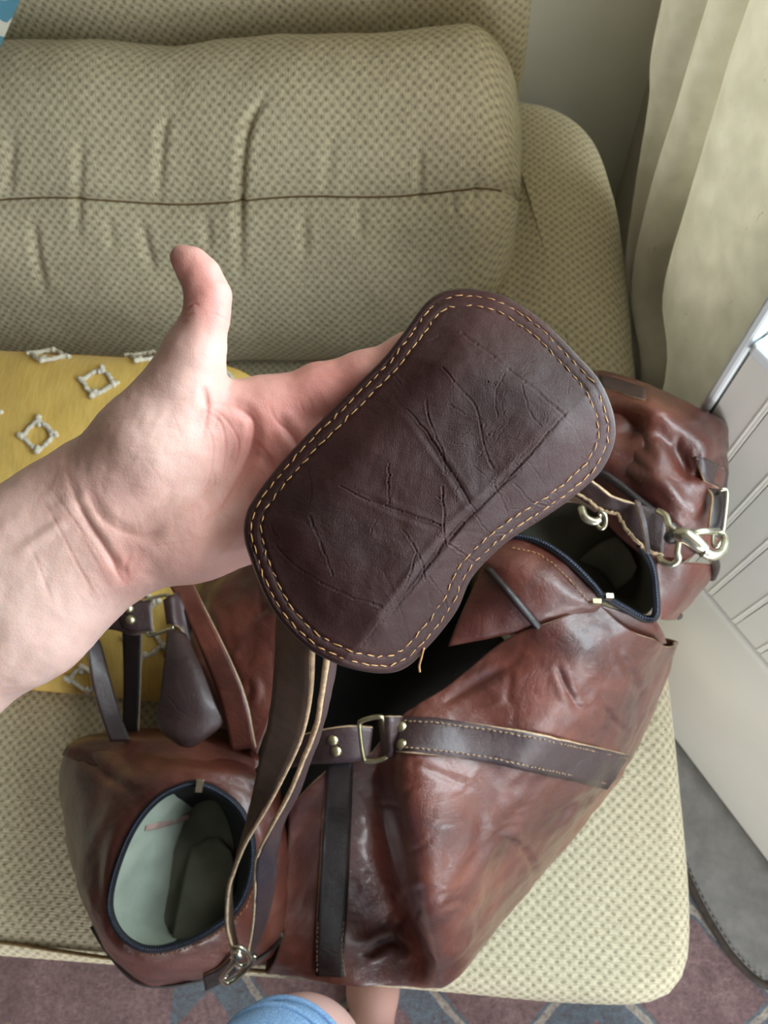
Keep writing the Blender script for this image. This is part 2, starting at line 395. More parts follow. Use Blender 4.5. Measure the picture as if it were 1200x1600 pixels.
# ================================================================== SETTING
def floor_wall():
    V, f = boxV((-4.6, -2.7, -0.05), (1.6, 1.30, 0.0))
    mesh_obj('floor', V, f, 'floor_wood', smooth=False, kind='structure')
    V, f = boxV((-4.5, 1.15, 0), (0.40, 1.27, 2.4)); mesh_obj('wall_back', V, f, 'wall_paint', smooth=False, kind='structure')
    wa = empty('wall_alcove', (0.355, 0.75, 0), None, None); tag(wa, kind='structure')
    for y0, y1, z0, z1 in ((0.40, 0.44, 0, 2.4), (0.88, 1.15, 0, 2.4), (0.44, 0.88, 0, 0.72), (0.44, 0.88, 1.98, 2.4)):
        V, f = boxV((0.31, y0, z0), (0.40, y1, z1)); mesh_obj('wall_section', V, f, 'wall_paint', wa, smooth=False)
    w3 = empty('added_window_3', (0.355, 0.70, 0.72), None, None); tag(w3, kind='structure')  # added window, hidden by the curtain, an opening for the light behind it
    for y0, y1, z0, z1 in ((0.44, 0.47, 0.72, 1.98), (0.85, 0.88, 0.72, 1.98), (0.47, 0.85, 0.72, 0.75), (0.47, 0.85, 1.95, 1.98)):
        V, f = boxV((0.335, y0, z0), (0.375, y1, z1)); mesh_obj('window_frame', V, f, 'frame_paint', w3, smooth=False)
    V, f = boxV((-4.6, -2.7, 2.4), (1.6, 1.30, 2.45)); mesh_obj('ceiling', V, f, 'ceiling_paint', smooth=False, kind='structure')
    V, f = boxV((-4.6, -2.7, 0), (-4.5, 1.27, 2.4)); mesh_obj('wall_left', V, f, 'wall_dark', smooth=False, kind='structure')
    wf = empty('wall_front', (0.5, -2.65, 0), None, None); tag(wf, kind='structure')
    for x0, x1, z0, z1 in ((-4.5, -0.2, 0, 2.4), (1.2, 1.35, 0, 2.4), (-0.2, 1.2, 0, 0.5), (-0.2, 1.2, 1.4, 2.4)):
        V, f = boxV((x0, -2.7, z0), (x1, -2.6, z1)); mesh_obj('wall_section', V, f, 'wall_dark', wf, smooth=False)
    w4 = empty('window_4', (0.5, -2.65, 0.5), None, None); tag(w4, kind='structure')
    for x0, x1, z0, z1 in ((-0.2, -0.15, 0.5, 1.4), (1.15, 1.2, 0.5, 1.4), (-0.15, 1.15, 0.5, 0.55), (-0.15, 1.15, 1.35, 1.4), (0.48, 0.52, 0.55, 1.35)):
        V, f = boxV((x0, -2.67, z0), (x1, -2.63, z1)); mesh_obj('window_frame', V, f, 'frame_paint', w4, smooth=False)
    ws = empty('wall_side', (1.30, -2.0, 0), None, None); tag(ws, kind='structure')
    for y0, y1, z0, z1 in ((-2.6, -2.15, 0, 2.4), (-1.13, -1.0, 0, 2.4), (-2.15, -1.13, 0, 0.35), (-2.15, -1.13, 2.15, 2.4)):
        V, f = boxV((1.25, y0, z0), (1.35, y1, z1)); mesh_obj('wall_section', V, f, 'wall_paint', ws, smooth=False)
    w2 = empty('window_2', (1.30, -1.64, 0.35), None, None); tag(w2, kind='structure')
    for y0, y1, z0, z1 in ((-2.15, -2.11, 0.35, 2.15), (-1.17, -1.13, 0.35, 2.15), (-2.11, -1.17, 0.35, 0.39), (-2.11, -1.17, 2.11, 2.15)):
        V, f = boxV((1.27, y0, z0), (1.32, y1, z1)); mesh_obj('window_frame', V, f, 'frame_paint', w2, smooth=False)
    # window wall: a wall core with boards, a smooth lower panel, a window
    w = empty('wall_right', (W1E[0], W1E[1], 0), None, None); tag(w, kind='structure')
    V, f = wallbox(0.0, 1.75, 0.0, 0.87, -0.09, -0.012); mesh_obj('wall_core', V, f, 'panel_paint', w, smooth=False)
    V, f = wallbox(-0.004, 0.006, 0.0, 2.3, -0.09, 0.003); bevel(mesh_obj('corner_trim', V, f, 'frame_paint', w, smooth=False), 0.003)
    V, f = wallbox(0.80, 1.75, 0.87, 2.3, -0.09, 0.0); mesh_obj('wall_pier', V, f, 'panel_paint', w, smooth=False)
    V, f = wallbox(-0.004, 1.75, 2.1, 2.4, -0.09, 0.0); mesh_obj('wall_header', V, f, 'panel_paint', w, smooth=False)
    V, f = wallbox(0, 0.0395, 0.49, 0.845, -0.012, 0.0)
    for k in range(40):
        a = 0.0085+0.041*k; V, f = wallbox(a, a+0.0402, 0.49, 0.853, -0.014, 0.0)
        bevel(mesh_obj('plank', V, f, 'panel_paint', w, smooth=False), 0.0007)
        V, f = wallbox(a+0.0345, a+0.0362, 0.49, 0.853, -0.014, 0.0006); mesh_obj('bead', V, f, 'panel_paint', w, smooth=False)
    V, f = wallbox(0.008, 1.75, 0.012, 0.484, -0.012, 0.004); b = mesh_obj('baseboard_right', V, f, 'panel_paint', smooth=False, kind='structure'); bevel(b, 0.006, 3)
    wi = empty('window_1', (W1E[0], W1E[1], 0.87), None, None); tag(wi, kind='structure')
    V, f = wallbox(0.008, 1.62, 0.853, 0.868, -0.09, 0.006); bevel(mesh_obj('window_sill', V, f, 'frame_paint', wi, smooth=False), 0.004, 3)
    for (s0, s1, z0, z1) in ((0.008, 0.022, 0.868, 2.1), (0.77, 0.80, 0.868, 2.1), (0.022, 0.77, 1.45, 1.48), (0.022, 0.77, 0.868, 0.886), (0.022, 0.77, 2.07, 2.1)):
        V, f = wallbox(s0, s1, z0, z1, -0.075, -0.035); bevel(mesh_obj('window_frame', V, f, 'frame_paint', wi, smooth=False), 0.004)
    t = NT('glass'); g = t.n('ShaderNodeBsdfTransparent'); gl = t.n('ShaderNodeBsdfGlossy'); gl.inputs['Roughness'].default_value = 0.03
    g.inputs[0].default_value = (0.92, 0.98, 1.0, 1)
    mx = t.n('ShaderNodeMixShader'); mx.inputs[0].default_value = 0.07; t.l(g.outputs[0], mx.inputs[1]); t.l(gl.outputs[0], mx.inputs[2]); t.l(mx.outputs[0], t.out.inputs[0]); MAT['glass'] = t.m
    for z0, z1 in ((0.886, 1.45), (1.48, 2.07)):
        V, f = wallbox(0.022, 0.77, z0, z1, -0.058, -0.054); mesh_obj('pane', V, f, 'glass', wi, smooth=False)
floor_wall()

def light_cutting_blind():  # added blind, out of view, keeps light from the upper half of the window
    b = empty('added_blind', (W1E[0]+W1D[0]*0.4, W1E[1]+W1D[1]*0.4, 1.46), 'added unseen cream blind cutting light from the upper half of the window', 'blind')
    V, f = wallbox(0.012, 0.79, 1.46, 2.10, -0.030, -0.028); mesh_obj('added_blind_cloth', V, f, 'added_blind_cloth', b, smooth=False)
    V, f = wallbox(0.012, 0.79, 1.455, 1.475, -0.034, -0.024); mesh_obj('bottom_bar', V, f, 'frame_paint', b, smooth=False)
    a = W1E+W1D*0.012-W1N*0.02; c = W1E+W1D*0.79-W1N*0.02; tube('roller', [(a[0], a[1], 2.08), (c[0], c[1], 2.08)], 0.018, 'frame_paint', b, 14)
plain('added_blind_cloth', (206, 200, 184), 0.9, var=0.03)
light_cutting_blind()

def rug():
    t = NT('rug_pile'); o = t.co()
    nz = t.noise(o, 22, 6, 0.72, 0.4); pile = t.noise(o, 150, 5, 0.75)
    col = t.ramp(nz, [(0.30, lin(126, 100, 102)), (0.5, lin(158, 128, 130)), (0.72, lin(182, 154, 152))])
    sx = t.n('ShaderNodeSeparateXYZ'); w = t.n('ShaderNodeTexNoise'); t.l(o, w.inputs['Vector']); w.inputs['Scale'].default_value = 30
    ad = t.n('ShaderNodeVectorMath', operation='MULTIPLY_ADD'); t.l(w.outputs['Color'], ad.inputs[0]); ad.inputs[1].default_value = (0.012, 0.012, 0); t.l(o, ad.inputs[2]); t.l(ad.outputs[0], sx.inputs[0])
    fx = t.math('ABSOLUTE', t.math('SUBTRACT', t.math('FRACT', t.math('DIVIDE', t.math('ADD', sx.outputs[0], 0.06), 0.30)), 0.5))
    fy = t.math('ABSOLUTE', t.math('SUBTRACT', t.math('FRACT', t.math('DIVIDE', t.math('ADD', sx.outputs[1], 0.36), 0.30)), 0.5))
    d = t.math('ADD', fx, fy)
    band = lambda c, wd: t.math('LESS_THAN', t.math('ABSOLUTE', t.math('SUBTRACT', d, c)), wd)
    xm = t.math('GREATER_THAN', sx.outputs[0], -0.42)
    col = t.mix(t.math('MULTIPLY', band(0.5, 0.15), xm), col, lin(116, 136, 150))
    col = t.mix(t.math('MULTIPLY', band(0.40, 0.025), xm), col, lin(206, 200, 188))
    # comb motif in cream towards the left end
    cx = t.math('LESS_THAN', t.math('FRACT', t.math('DIVIDE', sx.outputs[0], 0.036)), 0.33)
    left = t.math('LESS_THAN', sx.outputs[0], -0.47)
    r1 = t.math('MULTIPLY', t.math('LESS_THAN', sx.outputs[1], -0.318), t.math('GREATER_THAN', sx.outputs[1], -0.36))
    r2 = t.math('MULTIPLY', t.math('LESS_THAN', sx.outputs[1], -0.345), t.math('GREATER_THAN', sx.outputs[1], -0.36))
    comb = t.math('MULTIPLY', left, t.math('MAXIMUM', t.math('MULTIPLY', cx, r1), r2))
    col = t.mix(comb, col, lin(190, 168, 140))
    t.l(t.mix(t.ramp(pile, [(0.35, (0.75, 0.75, 0.75, 1)), (0.65, (0, 0, 0, 1))]), col, lin(92, 72, 76)), t.b.inputs['Base Color']); t.set(Roughness=0.95, **{'Sheen Weight': 0.3})
    t.l(t.bump(pile, 0.8, 0.006), t.b.inputs['Normal']); MAT['rug_pile'] = t.m
    e = W1E+W1N*0.03; a_ = e+W1D*1.2; b_ = e+W1D*0.06; pl = [(-1.9, -1.5), (a_[0], -1.5), (a_[0], a_[1]), (b_[0], b_[1]), (b_[0], 0.9), (-1.9, 0.9)]
    V = np.array([(x, y, z) for z in (0.0005, 0.010) for x, y in pl]); f = [(5, 4, 3, 2, 1, 0), (6, 7, 8, 9, 10, 11)]+[(i, (i+1) % 6, 6+(i+1) % 6, 6+i) for i in range(6)]
    o = mesh_obj('rug', V, f, 'rug_pile', smooth=False, label='faded pink and blue patterned rug on the floor under the sofa', cat='rug'); bevel(o, 0.004)
rug()
def floor_mat():
    plain('mat_grey', (134, 134, 132), 0.95, var=0.12, scale=40, bump=0.6, bscale=500); plain('mat_edge', (66, 58, 52), 0.9, var=0.2)
    m = empty('floor_mat', (0.42, 0.02, 0.010), 'flat grey floor mat with dark stitched edge against white panelled wall', 'mat')
    ip = [P(1060, 1340, 0.02), P(1088, 1400, 0.02), P(1112, 1445, 0.02), P(1150, 1500, 0.02), P(1200, 1540, 0.02), P(1290, 1560, 0.02)]
    out = [np.array([p[0]+0.0, p[1], 0.02]) for p in ip]
    inner = cr1(out, 5); n = len(inner)
    # far side runs along the wall
    s = np.linspace(0.08, 0.62, n); far = np.c_[W1E+s[:, None]*W1D+0.006*W1N, np.full(n, 0.02)]
    G = np.stack([inner*(1-k)+far*k for k in np.linspace(0, 1, 8)])
    o = mesh_obj('mat_body', G.reshape(-1, 3), gfaces(8, n), 'mat_grey', m, uv=guv(G)); md = o.modifiers.new('thickness', 'SOLIDIFY'); md.thickness = 0.009; md.offset = 0
    tube('mat_binding', inner, 0.0065, 'mat_edge', m, 8)
    stitches('edge_stitching', inner+np.array([0.006, 0.004, 0.006]), m, 'mat_edge', 0.006, 0.004, 0.0012)
floor_mat()

def curtain():
    t = NT('curtain_cloth'); o = t.co()
    slub = t.noise(t.mapping(o, (420, 420, 40)), 1.0, 4, 0.7); nz = t.noise(o, 40, 4)
    fl = t.math('GREATER_THAN', t.noise(t.mapping(o, (160, 160, 60)), 1.0, 2, 0.8, 1.5), 0.72)
    c = t.ramp(nz, [(0.3, lin(212, 209, 196)), (0.7, lin(226, 223, 212))]); c = t.mix(t.math('MULTIPLY', fl, 0.5), c, lin(150, 142, 120))
    t.l(c, t.b.inputs['Base Color']); t.set(Roughness=0.8, **{'Sheen Weight': 0.2}); t.l(t.bump(slub, 0.25, 0.001), t.b.inputs['Normal']); tr = t.n('ShaderNodeBsdfTranslucent'); t.l(c, tr.inputs[0]); ms = t.n('ShaderNodeMixShader'); ms.inputs[0].default_value = 0.35; t.l(t.b.outputs[0], ms.inputs[1]); t.l(tr.outputs[0], ms.inputs[2]); t.l(ms.outputs[0], t.out.inputs[0]); MAT['curtain_cloth'] = t.m
    p0 = (0.255, 0.40, 1.0); n = np.array([1.0, 0.06, 0]); n /= np.linalg.norm(n)
    rows = [(0, (1030, 1050, 1080, 1108, 1126, 1150, 1166, 1205, 1280, 1390)), (160, (1013, 1029, 1046, 1062, 1075, 1096, 1108, 1150, 1220, 1325)),
            (318, (1000, 1006, 1012, 1018, 1026, 1040, 1050, 1100, 1165, 1252)), (460, (986, 990, 994, 998, 1002, 1008, 1014, 1060, 1115, 1192)), (640, (996, 1000, 1004, 1008, 1012, 1018, 1026, 1050, 1080, 1112))]
    off = np.array([0.020, -0.010, -0.012, 0.034, -0.010, -0.006, 0.036, -0.016, -0.004, 0.012])
    G = []
    for y, xs in rows:
        G.append([PV(x, y, p0, n)+n*(-o_)*-1.0 for x, o_ in zip(xs, off)])
    G = np.array(G)
    G[:, :, 1] = np.minimum(G[:, :, 1], 1.10)
    top = G[0].copy(); top[:, 2] = 2.15; mid = G[0].copy(); mid[:, 2] = np.maximum(G[0][:, 2]+0.25, 1.3)
    bot = G[-1].copy(); bot[:, 2] = 0.03; bot[:, 0] += 0.01
    G = np.concatenate([[top, mid], G, [bot]])
    root = empty('curtain', (0.27, 0.55, 0.0), 'cream linen curtain hanging in soft folds beside the window', 'curtain')
    patch('curtain_panel', G, 'curtain_cloth', root, nu=8, nv=6, thick=0.0015, rim=None, world=True)
    tube('curtain_rod', [(0.265, 0.36, 2.17), (0.265, 1.12, 2.17)], 0.012, 'brass', root, 12)
curtain()

# ================================================================== SOFA
sofa = empty('sofa', (-0.5, 0.4, 0.0), 'beige woven sofa with rounded arm standing beside the curtain', 'sofa')
def sofa_build():
    V, f = boxV((-1.45, -0.10, 0.04), (0.215, 0.985, 0.27)); bevel(mesh_obj('base', V, f, 'sofa_weave', sofa, smooth=False, uv=V[:, :2]), 0.02, 3)
    arm = [(0.035, 0.33), (0.045, 0.302), (0.12, 0.295), (0.195, 0.302), (0.218, 0.34), (0.226, 0.50), (0.224, 0.70), (0.216, 0.82), (0.19, 0.92), (0.13, 0.975), (0.06, 0.985), (0.035, 0.95), (0.035, 0.7), (0.035, 0.5)]
    extruded('arm', arm, 0.06, 0.60, 0.05, 'sofa_weave', sofa, puff=0.012)
    # backrest: padded slab with rounded corner behind the loose cushion
    sx = np.r_[np.linspace(-1.45, 0.0, 30), 0.045, 0.065, 0.079, 0.085, 0.086]
    prof = np.array([(0.93, 0.60), (0.905, 0.66), (0.90, 0.76), (0.905, 0.88), (0.925, 0.97), (0.98, 1.01), (1.05, 1.0), (1.09, 0.93), (1.10, 0.75), (1.09, 0.45), (1.0, 0.40), (0.95, 0.5)])
    L = cr1(prof, 5, True); c = np.array([1.0, 0.74]); G = []
    for i, x in enumerate(sx):
        s = (1, 1, 1, 1, 1)[0] if i < 30 else (0.99, 0.96, 0.90, 0.80, 0.6)[i-30]
        q = c+(L-c)*s; G.append(np.c_[np.full(len(q), x), q])
    G = np.array(G); m, n = G.shape[:2]
    per = np.r_[0, np.cumsum(np.linalg.norm(np.diff(L, axis=0), axis=1))]
    V = np.vstack([G.reshape(-1, 3), [G[-1].mean(0)]]); uv = np.vstack([np.stack([np.repeat(sx, n), np.tile(per, m)], -1), [(0, 0)]])
    f = gfaces(m, n, True)+[((m-1)*n+j, (m-1)*n+(j+1) % n, m*n) for j in range(n)]+[tuple(range(n-1, -1, -1))]
    mesh_obj('backrest', V, f, 'sofa_weave', sofa, uv=uv)
    a, b = P(690, 1538, 0.20), P(880, 1566, 0.20)
    V, f = boxV((-0.12, -0.172, 0.16), (0.14, -0.10, 0.19)); bevel(mesh_obj('front_rail', V, f, 'wood', sofa, smooth=False), 0.006, 3)
    for x in (-1.38, 0.14):
        for y in (-0.05, 0.92):
            V, f = boxV((x, y, 0.0105), (x+0.06, y+0.05, 0.045)); mesh_obj('foot', V, f, 'wood', sofa, smooth=False)
sofa_build()
def seat_cushion():
    s = empty('seat_cushion', (-0.5, 0.2, 0.27), 'wide beige woven seat cushion under the leather bag', 'cushion')
    o = [(-1.42, -0.12), (-1.40, -0.155), (-1.30, -0.165), (-0.9, -0.165), (-0.5, -0.166), (-0.2, -0.168), (0.0, -0.170), (0.14, -0.172), (0.225, -0.165), (0.262, -0.135), (0.274, -0.07), (0.275, 0.05), (0.272, 0.20), (0.262, 0.262), (0.22, 0.280), (0.10, 0.282), (0.035, 0.285), (0.022, 0.32), (0.020, 0.50), (0.015, 0.86), (-0.1, 0.89), (-0.6, 0.89), (-1.2, 0.89), (-1.40, 0.88), (-1.42, 0.7), (-1.42, 0.3)]
    extruded('cushion_body', o, 0.275, 0.441, 0.03, 'sofa_weave', s, puff=0.006, n=240)
    pts = np.array([P(x, y, 0.440) for x, y in ((-300, 1435), (0, 1472), (100, 1487), (200, 1500))]+[(-0.2, -0.158, 0.440), (0.0, -0.160, 0.44)])
    tube('welt', cr1(pts, 6), 0.0022, 'welt_fabric', s, 6)
seat_cushion()
def back_cushion():
    root = empty('back_cushion', (-0.35, 0.75, 0.452), 'plump beige woven back cushion with a puckered seam leaning on the backrest', 'cushion')
    prof = np.array([(0.66, 0.456), (0.61, 0.47), (0.598, 0.52), (0.615, 0.59), (0.650, 0.655), (0.684, 0.703), (0.725, 0.757), (0.775, 0.795), (0.83, 0.80), (0.875, 0.76), (0.893, 0.68), (0.89, 0.56), (0.86, 0.47), (0.76, 0.454)])
    K = 16; L = cr1(prof, K, True); n = len(L); iS = 5*K
    sx = np.r_[np.linspace(-0.95, -0.06, 200), np.linspace(-0.056, 0.078, 44)]; c = np.array([0.755, 0.615]); G = []
    for x in sx:
        t = max(0.0, (x+0.02)/0.10); s = (max(0.0, 1-t**3.0))**0.40 if t > 0 else 1.0
        s = max(s, 0.03)
        q = c+(L-c)*np.array([1, 1])*s
        sag = 0.006*math.sin(x*9+1)+0.004*math.sin(x*23)
        q = q.copy(); q[:, 1] += sag*(q[:, 1] > 0.6)*np.clip((q[:, 1]-0.6)/0.1, 0, 1)
        G.append(np.c_[np.full(n, x), q])
    G = np.array(G); m = len(sx); N = gnormals(G)
    cen = np.array([0, 0.755, 0.615]); Nn = G-np.stack([G[:, :, 0], np.full(G.shape[:2], cen[1]), np.full(G.shape[:2], cen[2])], -1)
    N = np.where((np.sum(N*Nn, -1) < 0)[..., None], -N, N)
    V = G.reshape(-1, 3); N = N.reshape(-1, 3)
    V = V+N*(0.004*nz3(V, 9, 2))[:, None]
    # seam pinch
    idx = np.tile(np.arange(n), m); d = (idx-iS)/3.0; V = V-N*(0.006*np.exp(-d*d))[:, None]; d = (idx-iS)/1.0; V = V-N*(0.004*np.exp(-d*d))[:, None]
    folds = [(((262, 175), (252, 220), (246, 330)), 1.2, 1), (((418, 140), (390, 190), (379, 240), (374, 330), (375, 450)), 2.2, 1), (((127, 200), (122, 300), (120, 380)), 1.0, 1), (((50, 335), (57, 400), (70, 460)), 1.2, 1),
             (((220, 340), (228, 385), (242, 430)), 1.2, 1), (((475, 325), (474, 410)), 0.9, 1), (((656, 225), (655, 320)), 1.0, 0.8), (((704, 297), (712, 345)), 0.8, 0.6), (((745, 270), (740, 330)), 0.8, 0.8), (((560, 310), (563, 380)), 0.7, 1),
             (((320, 330), (326, 400)), 0.7, 1), (((520, 200), (505, 320)), 0.6, 1.2), (((170, 335), (176, 400)), 0.6, 1), (((20, 200), (10, 320)), 0.8, 1.2)]
    V = grooves(V, N, folds, 0.0066, 7, lip=0.12)
    per = np.r_[0, np.cumsum(np.linalg.norm(np.diff(L, axis=0), axis=1))]
    uv = np.stack([np.tile(per, m), np.repeat(sx, n)], -1)
    f = gfaces(m, n, True)+[tuple((m-1)*n+j for j in range(n)), tuple(range(n-1, -1, -1))]
    mesh_obj('cushion_body', V, f, 'sofa_weave', root, uv=uv)
    S = V.reshape(m, n, 3)[:, iS]; tube('seam', S[:-6]+np.array([0, -0.0012, 0.0012]), 0.0012, 'welt_fabric', root, 5)
back_cushion()

def pillow_mesh(U, V_, origin, T, w, h, n=70):
    """two-sided pillow: unit axes U,V_, centre origin, half sizes w,h, half thickness T; returns verts (front then back grid) and faces"""
    a = np.linspace(-1, 1, n); X, Y = np.meshgrid(a, a); Nn = np.cross(U, V_)
    m_ = np.maximum(np.abs(X), np.abs(Y))+1e-9; sq = m_/((np.abs(X)**5+np.abs(Y)**5)**0.2+1e-9); e = sq*(1-0.03*(1-Y**2)); e2 = sq*(1-0.03*(1-X**2))
    th = T*np.clip((1-np.abs(X)**2.6), 0, 1)**0.5*np.clip((1-np.abs(Y)**2.6), 0, 1)**0.5
    base = origin+(X*w*e)[..., None]*U+(Y*h*e2)[..., None]*V_
    return base, th[..., None]*Nn, n
def yellow_pillow():
    t = NT('mustard_cloth'); uv = t.co('UV')
    slub = t.noise(t.mapping(uv, (260, 40, 1)), 1.0, 4, 0.65); nz = t.noise(uv, 9, 3)
    c = t.ramp(t.math('ADD', t.math('MULTIPLY', slub, 0.7), t.math('MULTIPLY', nz, 0.3)), [(0.25, lin(216, 174, 84)), (0.5, lin(234, 196, 106)), (0.75, lin(244, 212, 130))])
    t.l(c, t.b.inputs['Base Color']); t.set(Roughness=0.9, **{'Sheen Weight': 0.2, 'Specular IOR Level': 0.2}); t.l(t.bump(slub, 0.3, 0.001), t.b.inputs['Normal']); MAT['mustard_cloth'] = t.m
    root = empty('throw_pillow', (-0.42, 0.33, 0.46), 'mustard yellow throw pillow with white tufted diamonds behind the hand', 'pillow')
    tl = math.radians(24); U = np.array([1., -0.045, -0.015]); U /= np.linalg.norm(U); Vv = np.array([0, math.cos(tl), math.sin(tl)]); Vv -= U*(Vv @ U); Vv /= np.linalg.norm(Vv)
    org = np.array([-0.445, 0.318, 0.550]); B, N, n = pillow_mesh(U, Vv, org, 0.055, 0.235, 0.215)
    fr = B+N; bk = B-N*0.8
    fl = fr.reshape(-1, 3); Nn = np.tile(np.cross(U, Vv), (len(fl), 1)); fl = fl+Nn*(0.004*nz3(fl, 11, 9))[:, None]
    V = np.vstack([fl, bk.reshape(-1, 3)]); f = gfaces(n, n)+[tuple(reversed(q)) for q in gfaces(n, n, base=n*n)]
    uv = np.stack([(B-org) @ U, (B-org) @ Vv], -1).reshape(-1, 2); mesh_obj('pillow_cover', V, f, 'mustard_cloth', root, uv=np.vstack([uv, uv]))
    S = fl.reshape(n, n, 3); SN = gnormals(S); Q = proj(S.reshape(-1, 3))
    for (mx, my) in ((150, 598), (58, 677), (76, 560), (226, 557), (342, 597), (-28, 640), (132, 1062), (228, 1006), (222, 940), (-20, 790), (88, 800), (30, 940), (190, 700), (270, 820)):
        i = np.argmin(np.linalg.norm(Q[:, :2]-(mx, my), axis=1)); c = S.reshape(-1, 3)[i]; nn = SN.reshape(-1, 3)[i]
        e1 = U-nn*(U @ nn); e1 /= np.linalg.norm(e1); e2 = np.cross(nn, e1); a0 = random.uniform(-0.15, 0.15)
        sp = Soup(); pts = []
        for k in range(48):
            q = k/48*2*math.pi; rr = 0.0165*(abs(math.cos(q))**1.5+abs(math.sin(q))**1.5)**(-1/1.5)
            rr *= 1+0.5*max(0, math.cos(4*q))**6*(0.25 if abs(math.sin(q)) > 0.7 else 0.55)
            rr += random.uniform(-0.0007, 0.0007); pts.append(c+nn*0.002+e1*rr*math.cos(q+a0)+e2*rr*math.sin(q+a0))
        pts = np.array(pts)
        V, f = tubeV(pts, 0.0023+0.0011*rng.random(48), 6, True, up=nn); sp.add(V, f)
        for q, rr in ((0, 0.024), (math.pi/2, 0.0195), (math.pi, 0.024), (1.5*math.pi, 0.0195)):
            for k in range(4):
                p = c+nn*0.0025+(e1*math.cos(q+a0)+e2*math.sin(q+a0))*(rr-0.0022*k)+e1*random.uniform(-.002, .002)+e2*random.uniform(-.002, .002)
                V, f = ball(p, 0.0034*random.uniform(0.8, 1.2), 7, 5); sp.add(V, f)
        sp.build('tufted_diamond', 'tuft', root)
yellow_pillow()
def white_pillow():
    t = NT('leaf_print'); uv = t.co('UV'); d = t.noise(uv, 14, 2, 0.5, 1.2)
    c = t.ramp(d, [(0.50, lin(226, 224, 212)), (0.56, lin(92, 150, 176))], 'CONSTANT'); t.l(c, t.b.inputs['Base Color']); t.set(Roughness=0.9); MAT['leaf_print'] = t.m
    c0 = P(0, 50, 0.86); U = np.array([0.82, 0.25, 0.52]); U /= np.linalg.norm(U)
    root = empty('leaf_pillow', c0, 'white throw pillow with blue leaf print on the sofa backrest', 'pillow')
    # right-hand edge of the pillow runs from (24,0) to (0,52)
    a, b = P(0, 54, 0.86), P(32, -20, 0.90); Vv = b-a; Vv /= np.linalg.norm(Vv); U = np.cross(Vv, (CAM-a)/np.linalg.norm(CAM-a)); U /= np.linalg.norm(U)
    org = a-U*0.190+Vv*0.06; B, N, n = pillow_mesh(U, Vv, org, 0.05, 0.20, 0.20, 40)
    V = np.vstack([(B+N).reshape(-1, 3), (B-N).reshape(-1, 3)]); f = gfaces(n, n)+[tuple(reversed(q)) for q in gfaces(n, n, base=n*n)]
    uv = np.stack([(B-org) @ U, (B-org) @ Vv], -1).reshape(-1, 2); mesh_obj('pillow_cover', V, f, 'leaf_print', root, uv=np.vstack([uv, uv]))
white_pillow()

